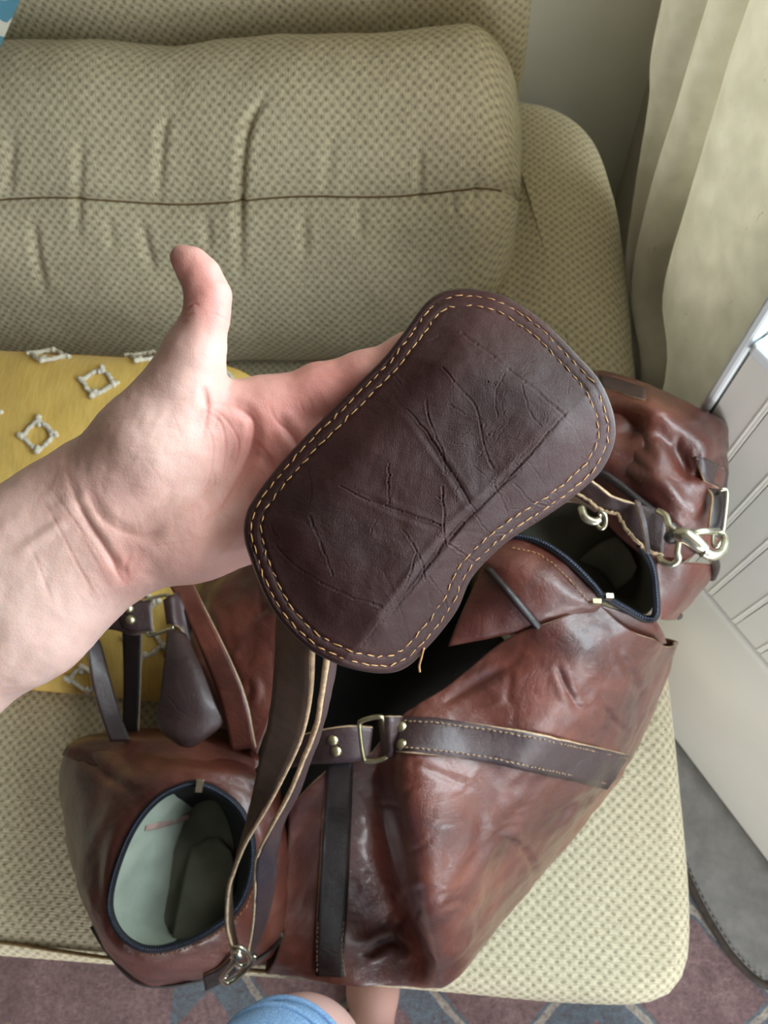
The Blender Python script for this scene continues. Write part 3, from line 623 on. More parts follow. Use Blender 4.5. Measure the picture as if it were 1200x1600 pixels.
# ================================================================== LEATHER BAG
bag = empty('duffel_bag', (0.0, 0.10, 0.452), 'reddish brown leather duffel bag lying open on the sofa', 'bag')
def wrinkles(box, n, seed):
    r = random.Random(seed); out = []
    for _ in range(n):
        x, y = r.uniform(box[0], box[2]), r.uniform(box[1], box[3]); a = r.gauss(-0.9, 0.6); L = r.uniform(25, 75); b = r.gauss(0, 0.5)
        p1 = (x+L*0.5*math.cos(a), y+L*0.5*math.sin(a)); out.append((((x, y), p1, (p1[0]+L*0.5*math.cos(a+b), p1[1]+L*0.5*math.sin(a+b))), r.uniform(0.12, 0.4)*r.choice((1, 1, -1)), r.uniform(0.45, 0.9)))
    return out
def bag_build():
    # ---- front side panel (rim row first, then down to the base and under it); columns run from the near end to the far end
    front = [
        [(452, 1262, .600), (520, 1196, .635), (578, 1178, .655), (618, 1128, .690), (700, 1072, .705), (790, 1000, .725), (868, 968, .745), (935, 945, .735)],
        [(450, 1330, .575), (512, 1265, .570), (582, 1250, .560), (624, 1205, .700), (730, 1130, .705), (835, 1060, .725), (912, 1020, .735), (985, 985, .725)],
        [(446, 1410, .545), (506, 1360, .520), (598, 1340, .505), (640, 1310, .690), (770, 1225, .685), (880, 1130, .700), (958, 1065, .700), (1025, 1000, .690)],
        [(440, 1470, .515), (510, 1440, .492), (628, 1430, .478), (666, 1420, .670), (800, 1320, .620), (910, 1205, .630), (985, 1110, .640), (1040, 1010, .640)],
        [(425, 1512, .480), (515, 1515, .475), (648, 1498, .478), (694, 1496, .590), (800, 1400, .540), (910, 1270, .550), (1000, 1140, .560), (1054, 1005, .580)],
        [(415, 1520, .458), (515, 1528, .458), (625, 1540, .462), (700, 1535, .468), (795, 1420, .468), (905, 1285, .468), (1000, 1150, .480), (1052, 1000, .530)],
        [(430, 1440, .453), (520, 1440, .453), (620, 1440, .453), (680, 1440, .453), (740, 1370, .453), (840, 1240, .453), (930, 1110, .455), (985, 985, .500)]]
    folds = [(((868, 1035), (885, 1075), (905, 1110)), 1.0, 0.8), (((740, 1290), (800, 1315), (828, 1345), (835, 1390)), 0.9, 0.8), (((700, 1420), (745, 1330), (755, 1260)), 0.8, 1.4), (((640, 1190), (700, 1215), (760, 1240)), 0.5, 0.8),
             (((960, 1010), (985, 1050), (1000, 1090)), 0.8, 1), (((860, 1290), (900, 1255), (950, 1230)), 0.6, 0.8), (((680, 1105), (740, 1070), (800, 1040)), 1.0, 1.2), (((740, 1350), (780, 1300), (830, 1290)), 0.6, 0.7),
             (((930, 1080), (960, 1130), (1000, 1150)), 0.5, 0.8), (((560, 1500), (610, 1470), (640, 1490)), 1.0, 1.2)]
    _, S = patch('front_panel', front, 'bag_leather', bag, 24, 24, 0.0022, 0.0036, 0.0007, folds+wrinkles((560, 1010, 1040, 1520), 95, 3), 0.0034, 7, 3)
    S = S[:4*24+1]
    # ---- lining between the rims
    lining = [
        [(450, 1265, .592), (522, 1200, .628), (580, 1180, .645), (622, 1132, .680), (702, 1074, .698), (790, 1002, .718)],
        [(400, 1260, .520), (470, 1190, .510), (540, 1150, .510), (600, 1090, .520), (660, 1020, .540), (740, 940, .560)],
        [(380, 1200, .480), (440, 1120, .475), (510, 1060, .475), (580, 990, .480), (650, 900, .500), (720, 820, .540)],
        [(390, 1170, .560), (425, 1085, .560), (470, 1000, .560), (540, 920, .570), (620, 840, .590), (740, 760, .640)],
        [(400, 1172, .605), (432, 1082, .620), (450, 1000, .640), (540, 900, .660), (640, 830, .690), (760, 750, .720)]]
    patch('main_lining', lining, 'lining_black', bag, 6, 6, 0.0015, 0.003, rim=None, seed=8)
    # ---- back side panel flopped towards the opening
    back = [
        [(402, 1180, .606), (434, 1085, .622), (452, 1000, .642), (540, 900, .662), (640, 830, .692), (760, 750, .722), (880, 715, .760), (1000, 790, .775)],
        [(355, 1130, .612), (392, 1040, .628), (420, 950, .645), (500, 850, .668), (610, 770, .698), (740, 690, .730), (880, 670, .765), (1010, 742, .790)],
        [(300, 1080, .600), (335, 1000, .615), (370, 900, .625), (460, 790, .650), (580, 710, .685), (720, 640, .725), (870, 630, .752), (1010, 660, .788)],
        [(270, 1040, .570), (290, 960, .580), (330, 870, .585), (430, 750, .610), (560, 670, .650), (710, 605, .700), (870, 585, .730), (1010, 612, .748)],
        [(262, 1030, .500), (285, 950, .500), (325, 860, .500), (430, 745, .520), (560, 668, .570), (710, 605, .620), (880, 590, .640), (1000, 612, .650)],
        [(330, 1100, .456), (360, 1020, .456), (400, 930, .456), (480, 830, .470), (580, 760, .540), (700, 700, .606), (850, 660, .620), (980, 680, .625)]]
    bfold = [(((300, 930), (330, 1010), (375, 1090)), 1.5, 1.5), (((280, 960), (300, 1050), (330, 1120)), 1.0, 1.2), (((960, 690), (1000, 660), (1015, 640)), 1.2, 1.6), (((1030, 690), (1060, 735), (1095, 745)), 1.6, 1.3)]
    _, SB = patch('back_panel', back, 'bag_leather', bag, 18, 18, 0.0022, 0.0035, 0.0008, bfold+wrinkles((250, 900, 430, 1170), 24, 5), 0.005, 9, 12)
    # ---- far end: crumpled end panel over the sofa arm
    end_far = [
        [(905, 728, .764), (948, 742, .774), (1000, 782, .782), (1050, 822, .784), (1090, 855, .765), (1112, 880, .735)],
        [(915, 700, .772), (958, 700, .770), (1012, 735, .800), (1062, 775, .802), (1102, 812, .785), (1128, 850, .735)],
        [(920, 672, .770), (962, 668, .760), (1020, 680, .796), (1062, 718, .790), (1105, 748, .790), (1134, 790, .740)],
        [(910, 640, .768), (955, 632, .778), (1018, 638, .806), (1070, 672, .800), (1110, 700, .790), (1136, 740, .742)],
        [(905, 605, .755), (950, 600, .762), (1020, 618, .776), (1082, 650, .780), (1122, 675, .772), (1134, 715, .735)],
        [(905, 582, .735), (950, 584, .742), (1020, 606, .752), (1084, 638, .758), (1128, 662, .752), (1134, 705, .715)],
        [(915, 600, .640), (955, 600, .650), (1015, 625, .660), (1060, 660, .670), (1090, 690, .680), (1105, 730, .680)]]
    efold = [(((1012, 645), (1020, 690), (1055, 735)), -1.0, 1.2), (((1050, 690), (1075, 735), (1105, 735), (1130, 700)), 1.6, 1.2), (((960, 690), (990, 720), (1050, 770)), 0.6, 1), (((1000, 740), (1040, 760), (1070, 800)), -0.6, 1)]
    _, SE = patch('end_panel', end_far, 'bag_leather', bag, 18, 18, 0.0022, 0.0022, 0.0007, efold+wrinkles((930, 600, 1130, 840), 16, 8), 0.0030, 9, 21)
    SE = SE[:5*18+1]
    # dark trim bands crossing the far end
    a = drape(SE, [(936, 586), (960, 592), (985, 600), (1010, 608)], 0.003); b = drape(SE, [(940, 606), (962, 612), (986, 620), (1008, 626)], 0.003)
    ribbon('trim_band', a, b, 'strap_leather', bag, 4, 0.002)
    a = drape(SE, [(1084, 712), (1100, 716), (1118, 724), (1134, 732)], 0.003); b = drape(SE, [(1100, 752), (1112, 758), (1124, 764), (1134, 768)], 0.003)
    ribbon('trim_band', a, b, 'strap_leather', bag, 4, 0.002)
    stitches('stitching', drape(SE, [(1088, 716), (1110, 722), (1132, 733)], 0.0055), bag, 'thread_dull', 0.003, 0.0015, 0.0005)
    pip = cr1([P(905, 728, .772), P(948, 744, .780), P(1000, 784, .787), P(1050, 824, .788), P(1086, 856, .770)], 8)
    tube('piping', pip, 0.0042, 'dark_leather', bag, 8)
    # band of darker leather between piping and pocket mouth
    patch('pocket_band', [[(895, 722, .764), (948, 746, .772), (1000, 786, .780), (1050, 826, .782), (1095, 858, .765)],
                          [(895, 738, .750), (940, 770, .758), (985, 812, .764), (1025, 850, .764), (1060, 880, .745)],
                          [(890, 760, .735), (930, 800, .742), (970, 840, .748), (1005, 870, .748), (1022, 895, .735)]], 'bag_leather', bag, 8, 6, 0.002, 0.002, seed=4)
    # right cheek of the end pocket
    patch('pocket_cheek', [[(1022, 880, .752), (1026, 915, .746), (1029, 945, .738), (1028, 966, .728)],
                           [(1062, 878, .752), (1066, 915, .738), (1062, 945, .720), (1050, 968, .700)],
                           [(1100, 880, .735), (1100, 905, .715), (1082, 930, .690), (1058, 962, .660)],
                           [(1112, 885, .700), (1104, 912, .680), (1080, 935, .650), (1054, 966, .630)],
                           [(1085, 890, .640), (1070, 920, .620), (1050, 945, .600), (1030, 965, .590)]], 'bag_leather', bag, 8, 8, 0.002, 0.002, 0.001, seed=31)
    tube('piping', cr1([P(1086, 856, .770), P(1110, 868, .745), P(1118, 885, .715), P(1112, 902, .69)], 5), 0.0042, 'dark_leather', bag, 8)
    tube('piping', cr1([P(1040, 945, .712), P(1050, 952, .700), P(1060, 962, .675)], 5), 0.0042, 'dark_leather', bag, 8)
    # pocket flap next to the main opening with its piping
    flap = [[(760, 846, .735), (800, 842, .745), (842, 850, .752), (885, 878, .755), (925, 918, .750), (942, 940, .742)],
            [(752, 870, .745), (790, 876, .758), (828, 888, .764), (868, 912, .764), (905, 938, .755), (935, 950, .742)],
            [(748, 900, .740), (780, 918, .752), (815, 935, .756), (850, 950, .752), (890, 958, .745), (925, 956, .735)],
            [(700, 1010, .712), (750, 1000, .722), (800, 990, .728), (850, 988, .732), (890, 975, .732), (920, 962, .728)]]
    _, SF = patch('pocket_flap', flap, 'bag_leather', bag, 9, 9, 0.002, 0.003, 0.001, seed=17)
    tube('piping', drape(SF, cr1([(762, 888), (790, 920), (820, 955), (852, 992)], 6), 0.003), 0.0036, 'dark_leather', bag, 8)
    patch('gusset', [[(890, 948, .742), (930, 945, .738), (975, 956, .728), (1024, 968, .716)], [(895, 975, .728), (940, 975, .722), (985, 985, .712), (1034, 985, .690)], [(905, 1010, .705), (950, 1015, .700), (1000, 1015, .680), (1042, 1005, .650)]], 'bag_leather', bag, 8, 8, 0.002, 0.002, rim=None, seed=61)
    # zip of the far pocket: tape and teeth
    zp = cr1([P(755, 840, .738), P(800, 838, .748), P(845, 848, .755), (P(888, 876, .758)), P(926, 914, .753), P(944, 938, .745)], 8)
    zt = tube('zip_tape', zp, 0.0032, 'zip_tape', bag, 8); stitches('zip_teeth', zp+np.array([0, 0, .0032]), zt, 'zip_teeth', 0.0012, 0.0012, 0.0012, 0.0)
    zr = cr1([P(946, 934, .740), P(975, 950, .732), P(1005, 966, .724), P(1024, 962, .730), P(1024, 925, .744), P(1018, 885, .755), P(1000, 850, .765)], 8)
    zt = tube('zip_tape', zr, 0.0036, 'zip_tape', bag, 8); stitches('zip_teeth', zr+np.array([0, 0, .0036]), zt, 'zip_teeth', 0.0012, 0.0012, 0.0012, 0.0)
    stitches('stitching', drape(SF, cr1([(800, 856), (842, 866), (880, 895), (912, 930), (925, 944)], 5), 0.003), bag, 'thread', 0.003, 0.0014, 0.0005)
    V, f = boxV((0, 0, 0), (0.006, 0.004, 0.008)); p = P(945, 938, .748); mesh_obj('zip_pull', V+p, f, 'nickel', bag, smooth=False)
    V, f = boxV((0, 0, 0), (0.007, 0.004, 0.006)); p = P(925, 945, .752); mesh_obj('zip_stop', V+p, f, 'brass', bag, smooth=False)
    # far pocket inside
    mouth = [(755, 845, .73), (845, 852, .745), (926, 918, .744), (1010, 960, .722), (1020, 890, .744), (985, 815, .755), (920, 765, .755), (820, 780, .74)]
    lo = [(800, 870, .66), (860, 880, .65), (920, 910, .65), (980, 930, .655), (985, 885, .66), (960, 840, .66), (900, 810, .66), (840, 820, .66)]
    for nm, mt, A, B in (('pocket_lining', 'lining_dark', mouth, lo),):
        a = cr1([P(*q) for q in A], 5, True); b = cr1([P(*q) for q in B], 5, True); G = np.stack([a*(1-k)+b*k for k in np.linspace(0, 1, 6)])
        n = len(a); V = np.vstack([G.reshape(-1, 3), [b.mean(0)-[0, 0, .006]]]); f = gfaces(6, n, True)+[(5*n+j, 5*n+(j+1) % n, 6*n) for j in range(n)]
        mesh_obj(nm, V, f, mt, bag)
    patch('lining_fold', [[(905, 875, .668), (935, 850, .690), (965, 838, .705)], [(940, 895, .668), (965, 868, .700), (985, 862, .715)], [(962, 925, .668), (985, 905, .695), (996, 885, .710)]], 'lining_dark', bag, 6, 6, 0.001, 0.003, rim=None, seed=2)
    # ---- near end: block with an open zipped pocket
    rim = [(315, 1226, .632), (268, 1236, .632), (232, 1264, .628), (203, 1308, .622), (181, 1366, .612), (173, 1414, .602), (184, 1450, .594), (208, 1474, .588), (242, 1483, .584), (290, 1473, .584), (335, 1450, .588), (372, 1418, .594), (392, 1370, .602), (394, 1310, .614), (370, 1258, .626)]
    off = [(318, 1216, .634), (258, 1222, .633), (212, 1252, .628), (180, 1302, .620), (160, 1366, .606), (153, 1420, .594), (168, 1462, .584), (200, 1490, .576), (244, 1500, .572), (296, 1490, .572), (345, 1466, .578), (388, 1432, .586), (412, 1376, .594), (414, 1304, .606), (385, 1240, .620)]
    mid = [(322, 1196, .622), (246, 1194, .618), (180, 1220, .606), (142, 1280, .590), (126, 1360, .568), (138, 1425, .550), (168, 1480, .542), (210, 1516, .536), (256, 1526, .530), (312, 1516, .530), (372, 1494, .536), (428, 1452, .548), (446, 1384, .560), (446, 1304, .580), (412, 1216, .604)]
    low = [(330, 1170, .560), (236, 1165, .560), (150, 1160, .550), (100, 1190, .530), (104, 1310, .505), (134, 1410, .488), (172, 1480, .480), (216, 1535, .472), (262, 1542, .470), (320, 1532, .472), (384, 1512, .480), (436, 1482, .490), (452, 1400, .500), (452, 1300, .520), (420, 1200, .550)]
    bot = [(330, 1180, .47), (240, 1180, .458), (160, 1190, .456), (110, 1210, .456), (115, 1310, .456), (145, 1400, .456), (185, 1470, .456), (225, 1520, .456), (268, 1525, .456), (320, 1518, .456), (380, 1500, .456), (430, 1470, .456), (440, 1400, .456), (440, 1300, .456), (400, 1210, .46)]
    loops = [cr1([P(*q) for q in L], 8, True) for L in (rim, off, mid, low, bot)]
    n = len(loops[0]); G = np.stack(loops); G = np.stack([cr1(G[:, j], 8) for j in range(n)], 1); N = gnormals(np.concatenate([G, G[:, :1]], 1))[:, :-1]
    V = G.reshape(-1, 3); V = V+N.reshape(-1, 3)*(0.003*nz3(V, 16, 44)+0.0012*nz3(V, 45, 2))[:, None]
    V = grooves(V, N.reshape(-1, 3), [(((112, 1166), (160, 1205), (214, 1244)), 1.2, 0.8), (((165, 1290), (150, 1370), (160, 1450)), 0.8, 1.4)], 0.004, 8, facing=False)
    o = mesh_obj('end_pocket', V, gfaces(len(G), n, True), 'bag_leather', bag); md = o.modifiers.new('thickness', 'SOLIDIFY'); md.thickness = 0.002; md.offset = 0
    zc = loops[0]+np.array([0, 0, .002]); zt = tube('zip_tape', zc, 0.0034, 'zip_tape', bag, 8, True); stitches('zip_teeth', zc+np.array([0.0, 0, .0034]), zt, 'zip_teeth', 0.0013, 0.0012, 0.0013, 0.0, True)
    so = 0.5*loops[0]+0.5*loops[1]+np.array([0, 0, .0045]); stitches('stitching', so[int(n*0.5):int(n*0.8)], bag, 'thread', 0.0032, 0.0014, 0.0005); 
    pp = G[20]; tube('piping', pp[int(n*0.36):int(n*0.76)]+np.array([-0.0005, -0.001, 0.001]), 0.0032, 'dark_leather', bag, 8)
    # near pocket inside: pale lining on one wall, darker floor
    lin_lo = [(330, 1250, .54), (300, 1262, .53), (282, 1300, .52), (270, 1350, .51), (262, 1400, .50), (255, 1440, .50), (262, 1455, .50), (275, 1464, .50), (290, 1466, .50), (310, 1460, .50), (335, 1440, .50), (355, 1412, .50), (365, 1370, .51), (365, 1320, .53), (350, 1270, .54)]
    inner = cr1([P(q[0]*0.985+280*0.015, q[1]*0.985+1360*0.015, q[2]-0.004) for q in rim], 8, True); b = cr1([P(*q) for q in lin_lo], 8, True)
    G = np.stack([inner*(1-k)+b*k for k in np.linspace(0, 1, 9)]); 
    i0, i1 = int(n*1.0/15), int(n*8.1/15)
    A = G[:, i0:i1]; V = A.reshape(-1, 3); V = V+gnormals(A).reshape(-1, 3)*(0.003*nz3(V, 30, 6))[:, None]
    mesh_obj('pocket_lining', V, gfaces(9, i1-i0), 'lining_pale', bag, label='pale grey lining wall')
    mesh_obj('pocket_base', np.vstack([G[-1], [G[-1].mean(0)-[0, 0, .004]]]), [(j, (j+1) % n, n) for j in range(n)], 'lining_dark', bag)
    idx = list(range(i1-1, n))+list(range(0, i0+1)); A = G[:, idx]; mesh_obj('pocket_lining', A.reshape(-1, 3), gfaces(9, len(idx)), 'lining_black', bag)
    fl = patch('pocket_floor', [[(268, 1470, .515), (300, 1474, .515), (350, 1440, .520)], [(285, 1390, .520), (325, 1390, .530), (368, 1375, .535)], [(300, 1325, .520), (335, 1305, .528), (362, 1330, .535)]], 'lining_dark', bag, 8, 8, 0.001, 0.003, rim=None, seed=3)[0]
    SL_ = G[:, i0:i1]
    ribbon('pocket_seam', drape(SL_, [(228, 1290), (250, 1285), (275, 1278), (296, 1270)], .002), drape(SL_, [(226, 1298), (250, 1293), (276, 1286), (297, 1278)], .002), plain('seam_pink', (166, 136, 128), 0.8), bag, 4, 0.0015, None)
    p = P(313, 1228, .640); V, f = boxV((-0.003, -0.006, 0), (0.003, 0.006, 0.004)); mesh_obj('zip_pull', V+p, f, 'nickel', bag, smooth=False)
    # ---- top of the near end behind the pocket
    patch('top_panel', [[(100, 1180, .545), (180, 1206, .590), (250, 1208, .618), (330, 1212, .624), (400, 1236, .605)],
                        [(108, 1166, .550), (190, 1172, .585), (265, 1178, .600), (340, 1184, .606), (405, 1205, .600)],
                        [(130, 1152, .545), (205, 1146, .570), (280, 1148, .585), (345, 1160, .595), (404, 1185, .600)],
                        [(150, 1150, .500), (215, 1140, .500), (285, 1140, .510), (345, 1140, .540), (404, 1170, .580)]], 'bag_leather', bag, 8, 8, 0.002, 0.003, 0.001, seed=52)
    # ---- reinforcing straps and handles
    T = [(622, 1119), (680, 1122), (760, 1133), (840, 1147), (920, 1165), (982, 1179)]; B = [(619, 1174), (680, 1180), (760, 1191), (835, 1207), (900, 1221), (948, 1233)]
    a = drape(S, cr1(T, 4), 0.006); b = drape(S, cr1(B, 4), 0.006)
    hs, SS = ribbon('handle_strap', a, b, 'strap_leather', bag, 2, 0.003, amp=0.0012)
    stitches('stitching', drape(SS, cr1([(x, y+7) for x, y in T], 4), 0.0025), hs, 'thread_dull', 0.0034, 0.0016, 0.0007)
    stitches('stitching', drape(SS, cr1([(x, y-8) for x, y in B], 4), 0.0025), hs, 'thread_dull', 0.0034, 0.0016, 0.0007)
    for q in ((628, 1136), (629, 1164)):
        c = drape(SS, [q], 0.002)[0]; V, f = dome(c, CAM-c, 0.0052, 0.003); mesh_obj('rivet', V, f, 'brass', hs)
    def ring(name, pts, r, mat, parent, n=6): return tube(name, cr1(pts, n, True), r, mat, parent, 8, True)
    d = proj(a[:1])[0, 2]
    ring('handle_ring', [D(566, 1126, d-.012), D(592, 1120, d-.014), D(600, 1128, d-.012), D(606, 1176, d-.008), D(598, 1186, d-.008), D(576, 1189, d-.006), D(568, 1182, d-.006), D(562, 1136, d-.010)], 0.0022, 'brass', bag)
    ribbon('ring_tab', [D(592, 1121, d-.006), D(606, 1119, d-.016), D(620, 1119, d-.012), D(628, 1119, d-.006)], [D(600, 1184, d-.002), D(610, 1182, d-.012), D(616, 1178, d-.010), D(620, 1174, d-.004)], 'strap_leather', bag, 6, 0.003)
    hd, SH = ribbon('handle', [D(582, 1136, d-.006), D(550, 1134, d-.010), D(515, 1138, d-.006), D(480, 1146, d+.006), D(440, 1160, d+.030), D(400, 1200, d+.050)], [D(576, 1186, d-.002), D(545, 1190, d-.006), D(512, 1192, d-.002), D(480, 1194, d+.012), D(440, 1205, d+.036), D(410, 1235, d+.055)], 'strap_leather', bag, 6, 0.004)
    for q in ((521, 1156), (526, 1173)):
        c = drape(SH, [q], 0.002)[0]; V, f = dome(c, CAM-c, 0.0050, 0.003); mesh_obj('rivet', V, f, 'brass', hd)
    a = drape(S, cr1([(510, 1190), (504, 1280), (500, 1350), (497, 1400), (494, 1450), (492, 1500), (494, 1524)], 4), 0.004); b = drape(S, cr1([(552, 1186), (548, 1280), (545, 1352), (543, 1400), (540, 1450), (537, 1500), (540, 1526)], 4), 0.004)
    hs2, SS2 = ribbon('handle_strap', a, b, 'dark_leather', bag, 2, 0.003)  # same strap as the other side; shade of the hollow put into its darker colour
    for o_ in (5, -5):
        q = [(497, 1440), (495, 1480), (495, 1520)] if o_ > 0 else [(537, 1440), (534, 1480), (535, 1522)]
        stitches('stitching', drape(SS2, cr1(q, 4), 0.0025), hs2, 'thread_dull', 0.0034, 0.0016, 0.0006)
    # far handle on the flopped back panel: loop, ring, rivets
    z = .64
    hd2, SL = ribbon('handle', [P(236, 940, z), P(205, 938, z+.005), P(170, 945, z+.004), P(142, 962, z), P(136, 1000, z-.01), P(142, 1060, z-.02), P(155, 1110, z-.03), P(172, 1158, z-.05)],
                   [P(240, 986, z-.004), P(208, 992, z), P(176, 984, z), P(150, 985, z-.012), P(158, 1012, z-.025), P(172, 1060, z-.03), P(186, 1110, z-.04), P(204, 1158, z-.06)], 'strap_leather', bag, 8, 0.004)
    ribbon('handle_wrap', [P(184, 942, z+.008), P(205, 939, z+.010), P(236, 941, z+.008)], [P(192, 980, z+.006), P(210, 988, z+.006), P(240, 986, z+.004)], 'strap_leather', bag, 6, 0.003)
    for q in ((201, 951), (204, 969)):
        c = P(q[0], q[1], z+.012); V, f = dome(c, CAM-c, 0.0052, 0.003); mesh_obj('rivet', V, f, 'brass', hd2)
    ring('handle_ring', [P(226, 940, z+.004), P(256, 930, z+.006), P(264, 936, z+.006), P(270, 978, z+.002), P(262, 984, z), P(240, 991, z-.002), P(230, 990, z-.002), P(228, 960, z+.002)], 0.0020, 'nickel', bag)
    ribbon('ring_tab', [P(256, 938, z+.010), P(268, 930, z+.012), P(280, 930, z+.004), P(300, 980, z-.005)], [P(262, 976, z+.006), P(272, 976, z+.010), P(284, 985, z), P(296, 1010, z-.01)], 'strap_leather', bag, 6, 0.003)
    ribbon('handle', [P(192, 985, z-.05), P(194, 1060, z-.07), P(192, 1160, z-.10)], [P(222, 985, z-.05), P(220, 1060, z-.07), P(216, 1160, z-.10)], 'dark_leather', bag, 8, 0.004)
    # hanging tab and strap on the back panel
    ribbon('handle_strap', [P(258, 905, .636), P(285, 950, .640), P(320, 1030, .640), P(346, 1100, .635), P(362, 1172, .622)], [P(296, 900, .636), P(318, 945, .642), P(355, 1020, .644), P(384, 1090, .640), P(400, 1168, .628)], 'bag_leather', bag, 8, 0.003, amp=0.001)
    tab = [[(262, 985, .645), (272, 985, .648), (282, 988, .648), (290, 992, .645)], [(258, 1030, .655), (278, 1030, .660), (298, 1034, .660), (314, 1044, .655)], [(252, 1080, .655), (280, 1084, .662), (312, 1090, .662), (335, 1098, .655)],
           [(246, 1118, .648), (280, 1128, .655), (315, 1128, .655), (346, 1122, .648)], [(252, 1140, .643), (280, 1152, .650), (310, 1150, .650), (342, 1136, .643)], [(274, 1160, .638), (285, 1166, .642), (300, 1166, .642), (316, 1156, .638)]]
    patch('leather_tab', tab, 'strap_leather', bag, 6, 6, 0.003, 0.001)
    # ring on the far end for the shoulder strap
    ring('strap_ring', [P(1126, 766, .80), P(1136, 768, .80), P(1134, 800, .80), P(1128, 840, .80), P(1120, 854, .80), P(1114, 846, .796), P(1118, 800, .79), P(1122, 775, .79)], 0.0018, 'nickel', bag)
    ribbon('ring_tab', [P(1104, 764, .790), P(1112, 775, .798), P(1110, 800, .800), P(1106, 832, .795)], [P(1132, 768, .785), P(1134, 790, .790), P(1128, 815, .792), P(1120, 842, .790)], 'dark_leather', bag, 6, 0.003)
    # ring tab at the near end
    ribbon('ring_tab', [P(318, 1522, .520), P(340, 1512, .535), P(362, 1494, .560)], [P(322, 1546, .500), P(350, 1532, .520), P(376, 1512, .550)], 'dark_leather', bag, 6, 0.004)
    c = P(352, 1524, .556); V, f = dome(c, CAM-c, 0.003, 0.002); mesh_obj('rivet', V, f, 'nickel', bag)
bag_build()

# ================================================================== SHOULDER STRAP WITH PAD
strap = empty('shoulder_strap', P(560, 800, 1.02), 'brown leather shoulder strap with stitched padded pad held in the hand', 'strap')
PAD = [(725, 452), (765, 457), (800, 470), (850, 505), (900, 555), (935, 595), (955, 640), (960, 680), (950, 715), (930, 745), (890, 780), (850, 808), (800, 840), (765, 870), (735, 905), (715, 950), (690, 985), (668, 1010), (640, 1038), (610, 1050), (570, 1048), (525, 1035), (480, 1010), (440, 970), (415, 930), (395, 880), (383, 840), (385, 805), (400, 775), (430, 735), (470, 690), (515, 645), (560, 600), (600, 560), (635, 515), (665, 475), (690, 458)]
def pad_depth(q):
    x, y = q[:, 0], q[:, 1]
    # gentle overall tilt; the right-hand flank bends away along the long fold
    d = 0.332+0.020*(750-y)/600+0.006*(x-650)/300
    a, b = np.array([905., 630.]), np.array([560., 1005.]); t = (b-a)/np.linalg.norm(b-a); nrm = np.array([-t[1], t[0]])
    s = (q-a) @ nrm; s = -s if nrm[0] < 0 else s
    d = d+0.022*(np.clip(s, 0, None)/100.)**1.3
    d = d+0.010*(np.clip(-s-200, 0, None)/120.)**1.5
    top = np.clip((575-y-0.30*(700-x))/110, 0, None); d = d+0.012*top**1.4
    return d
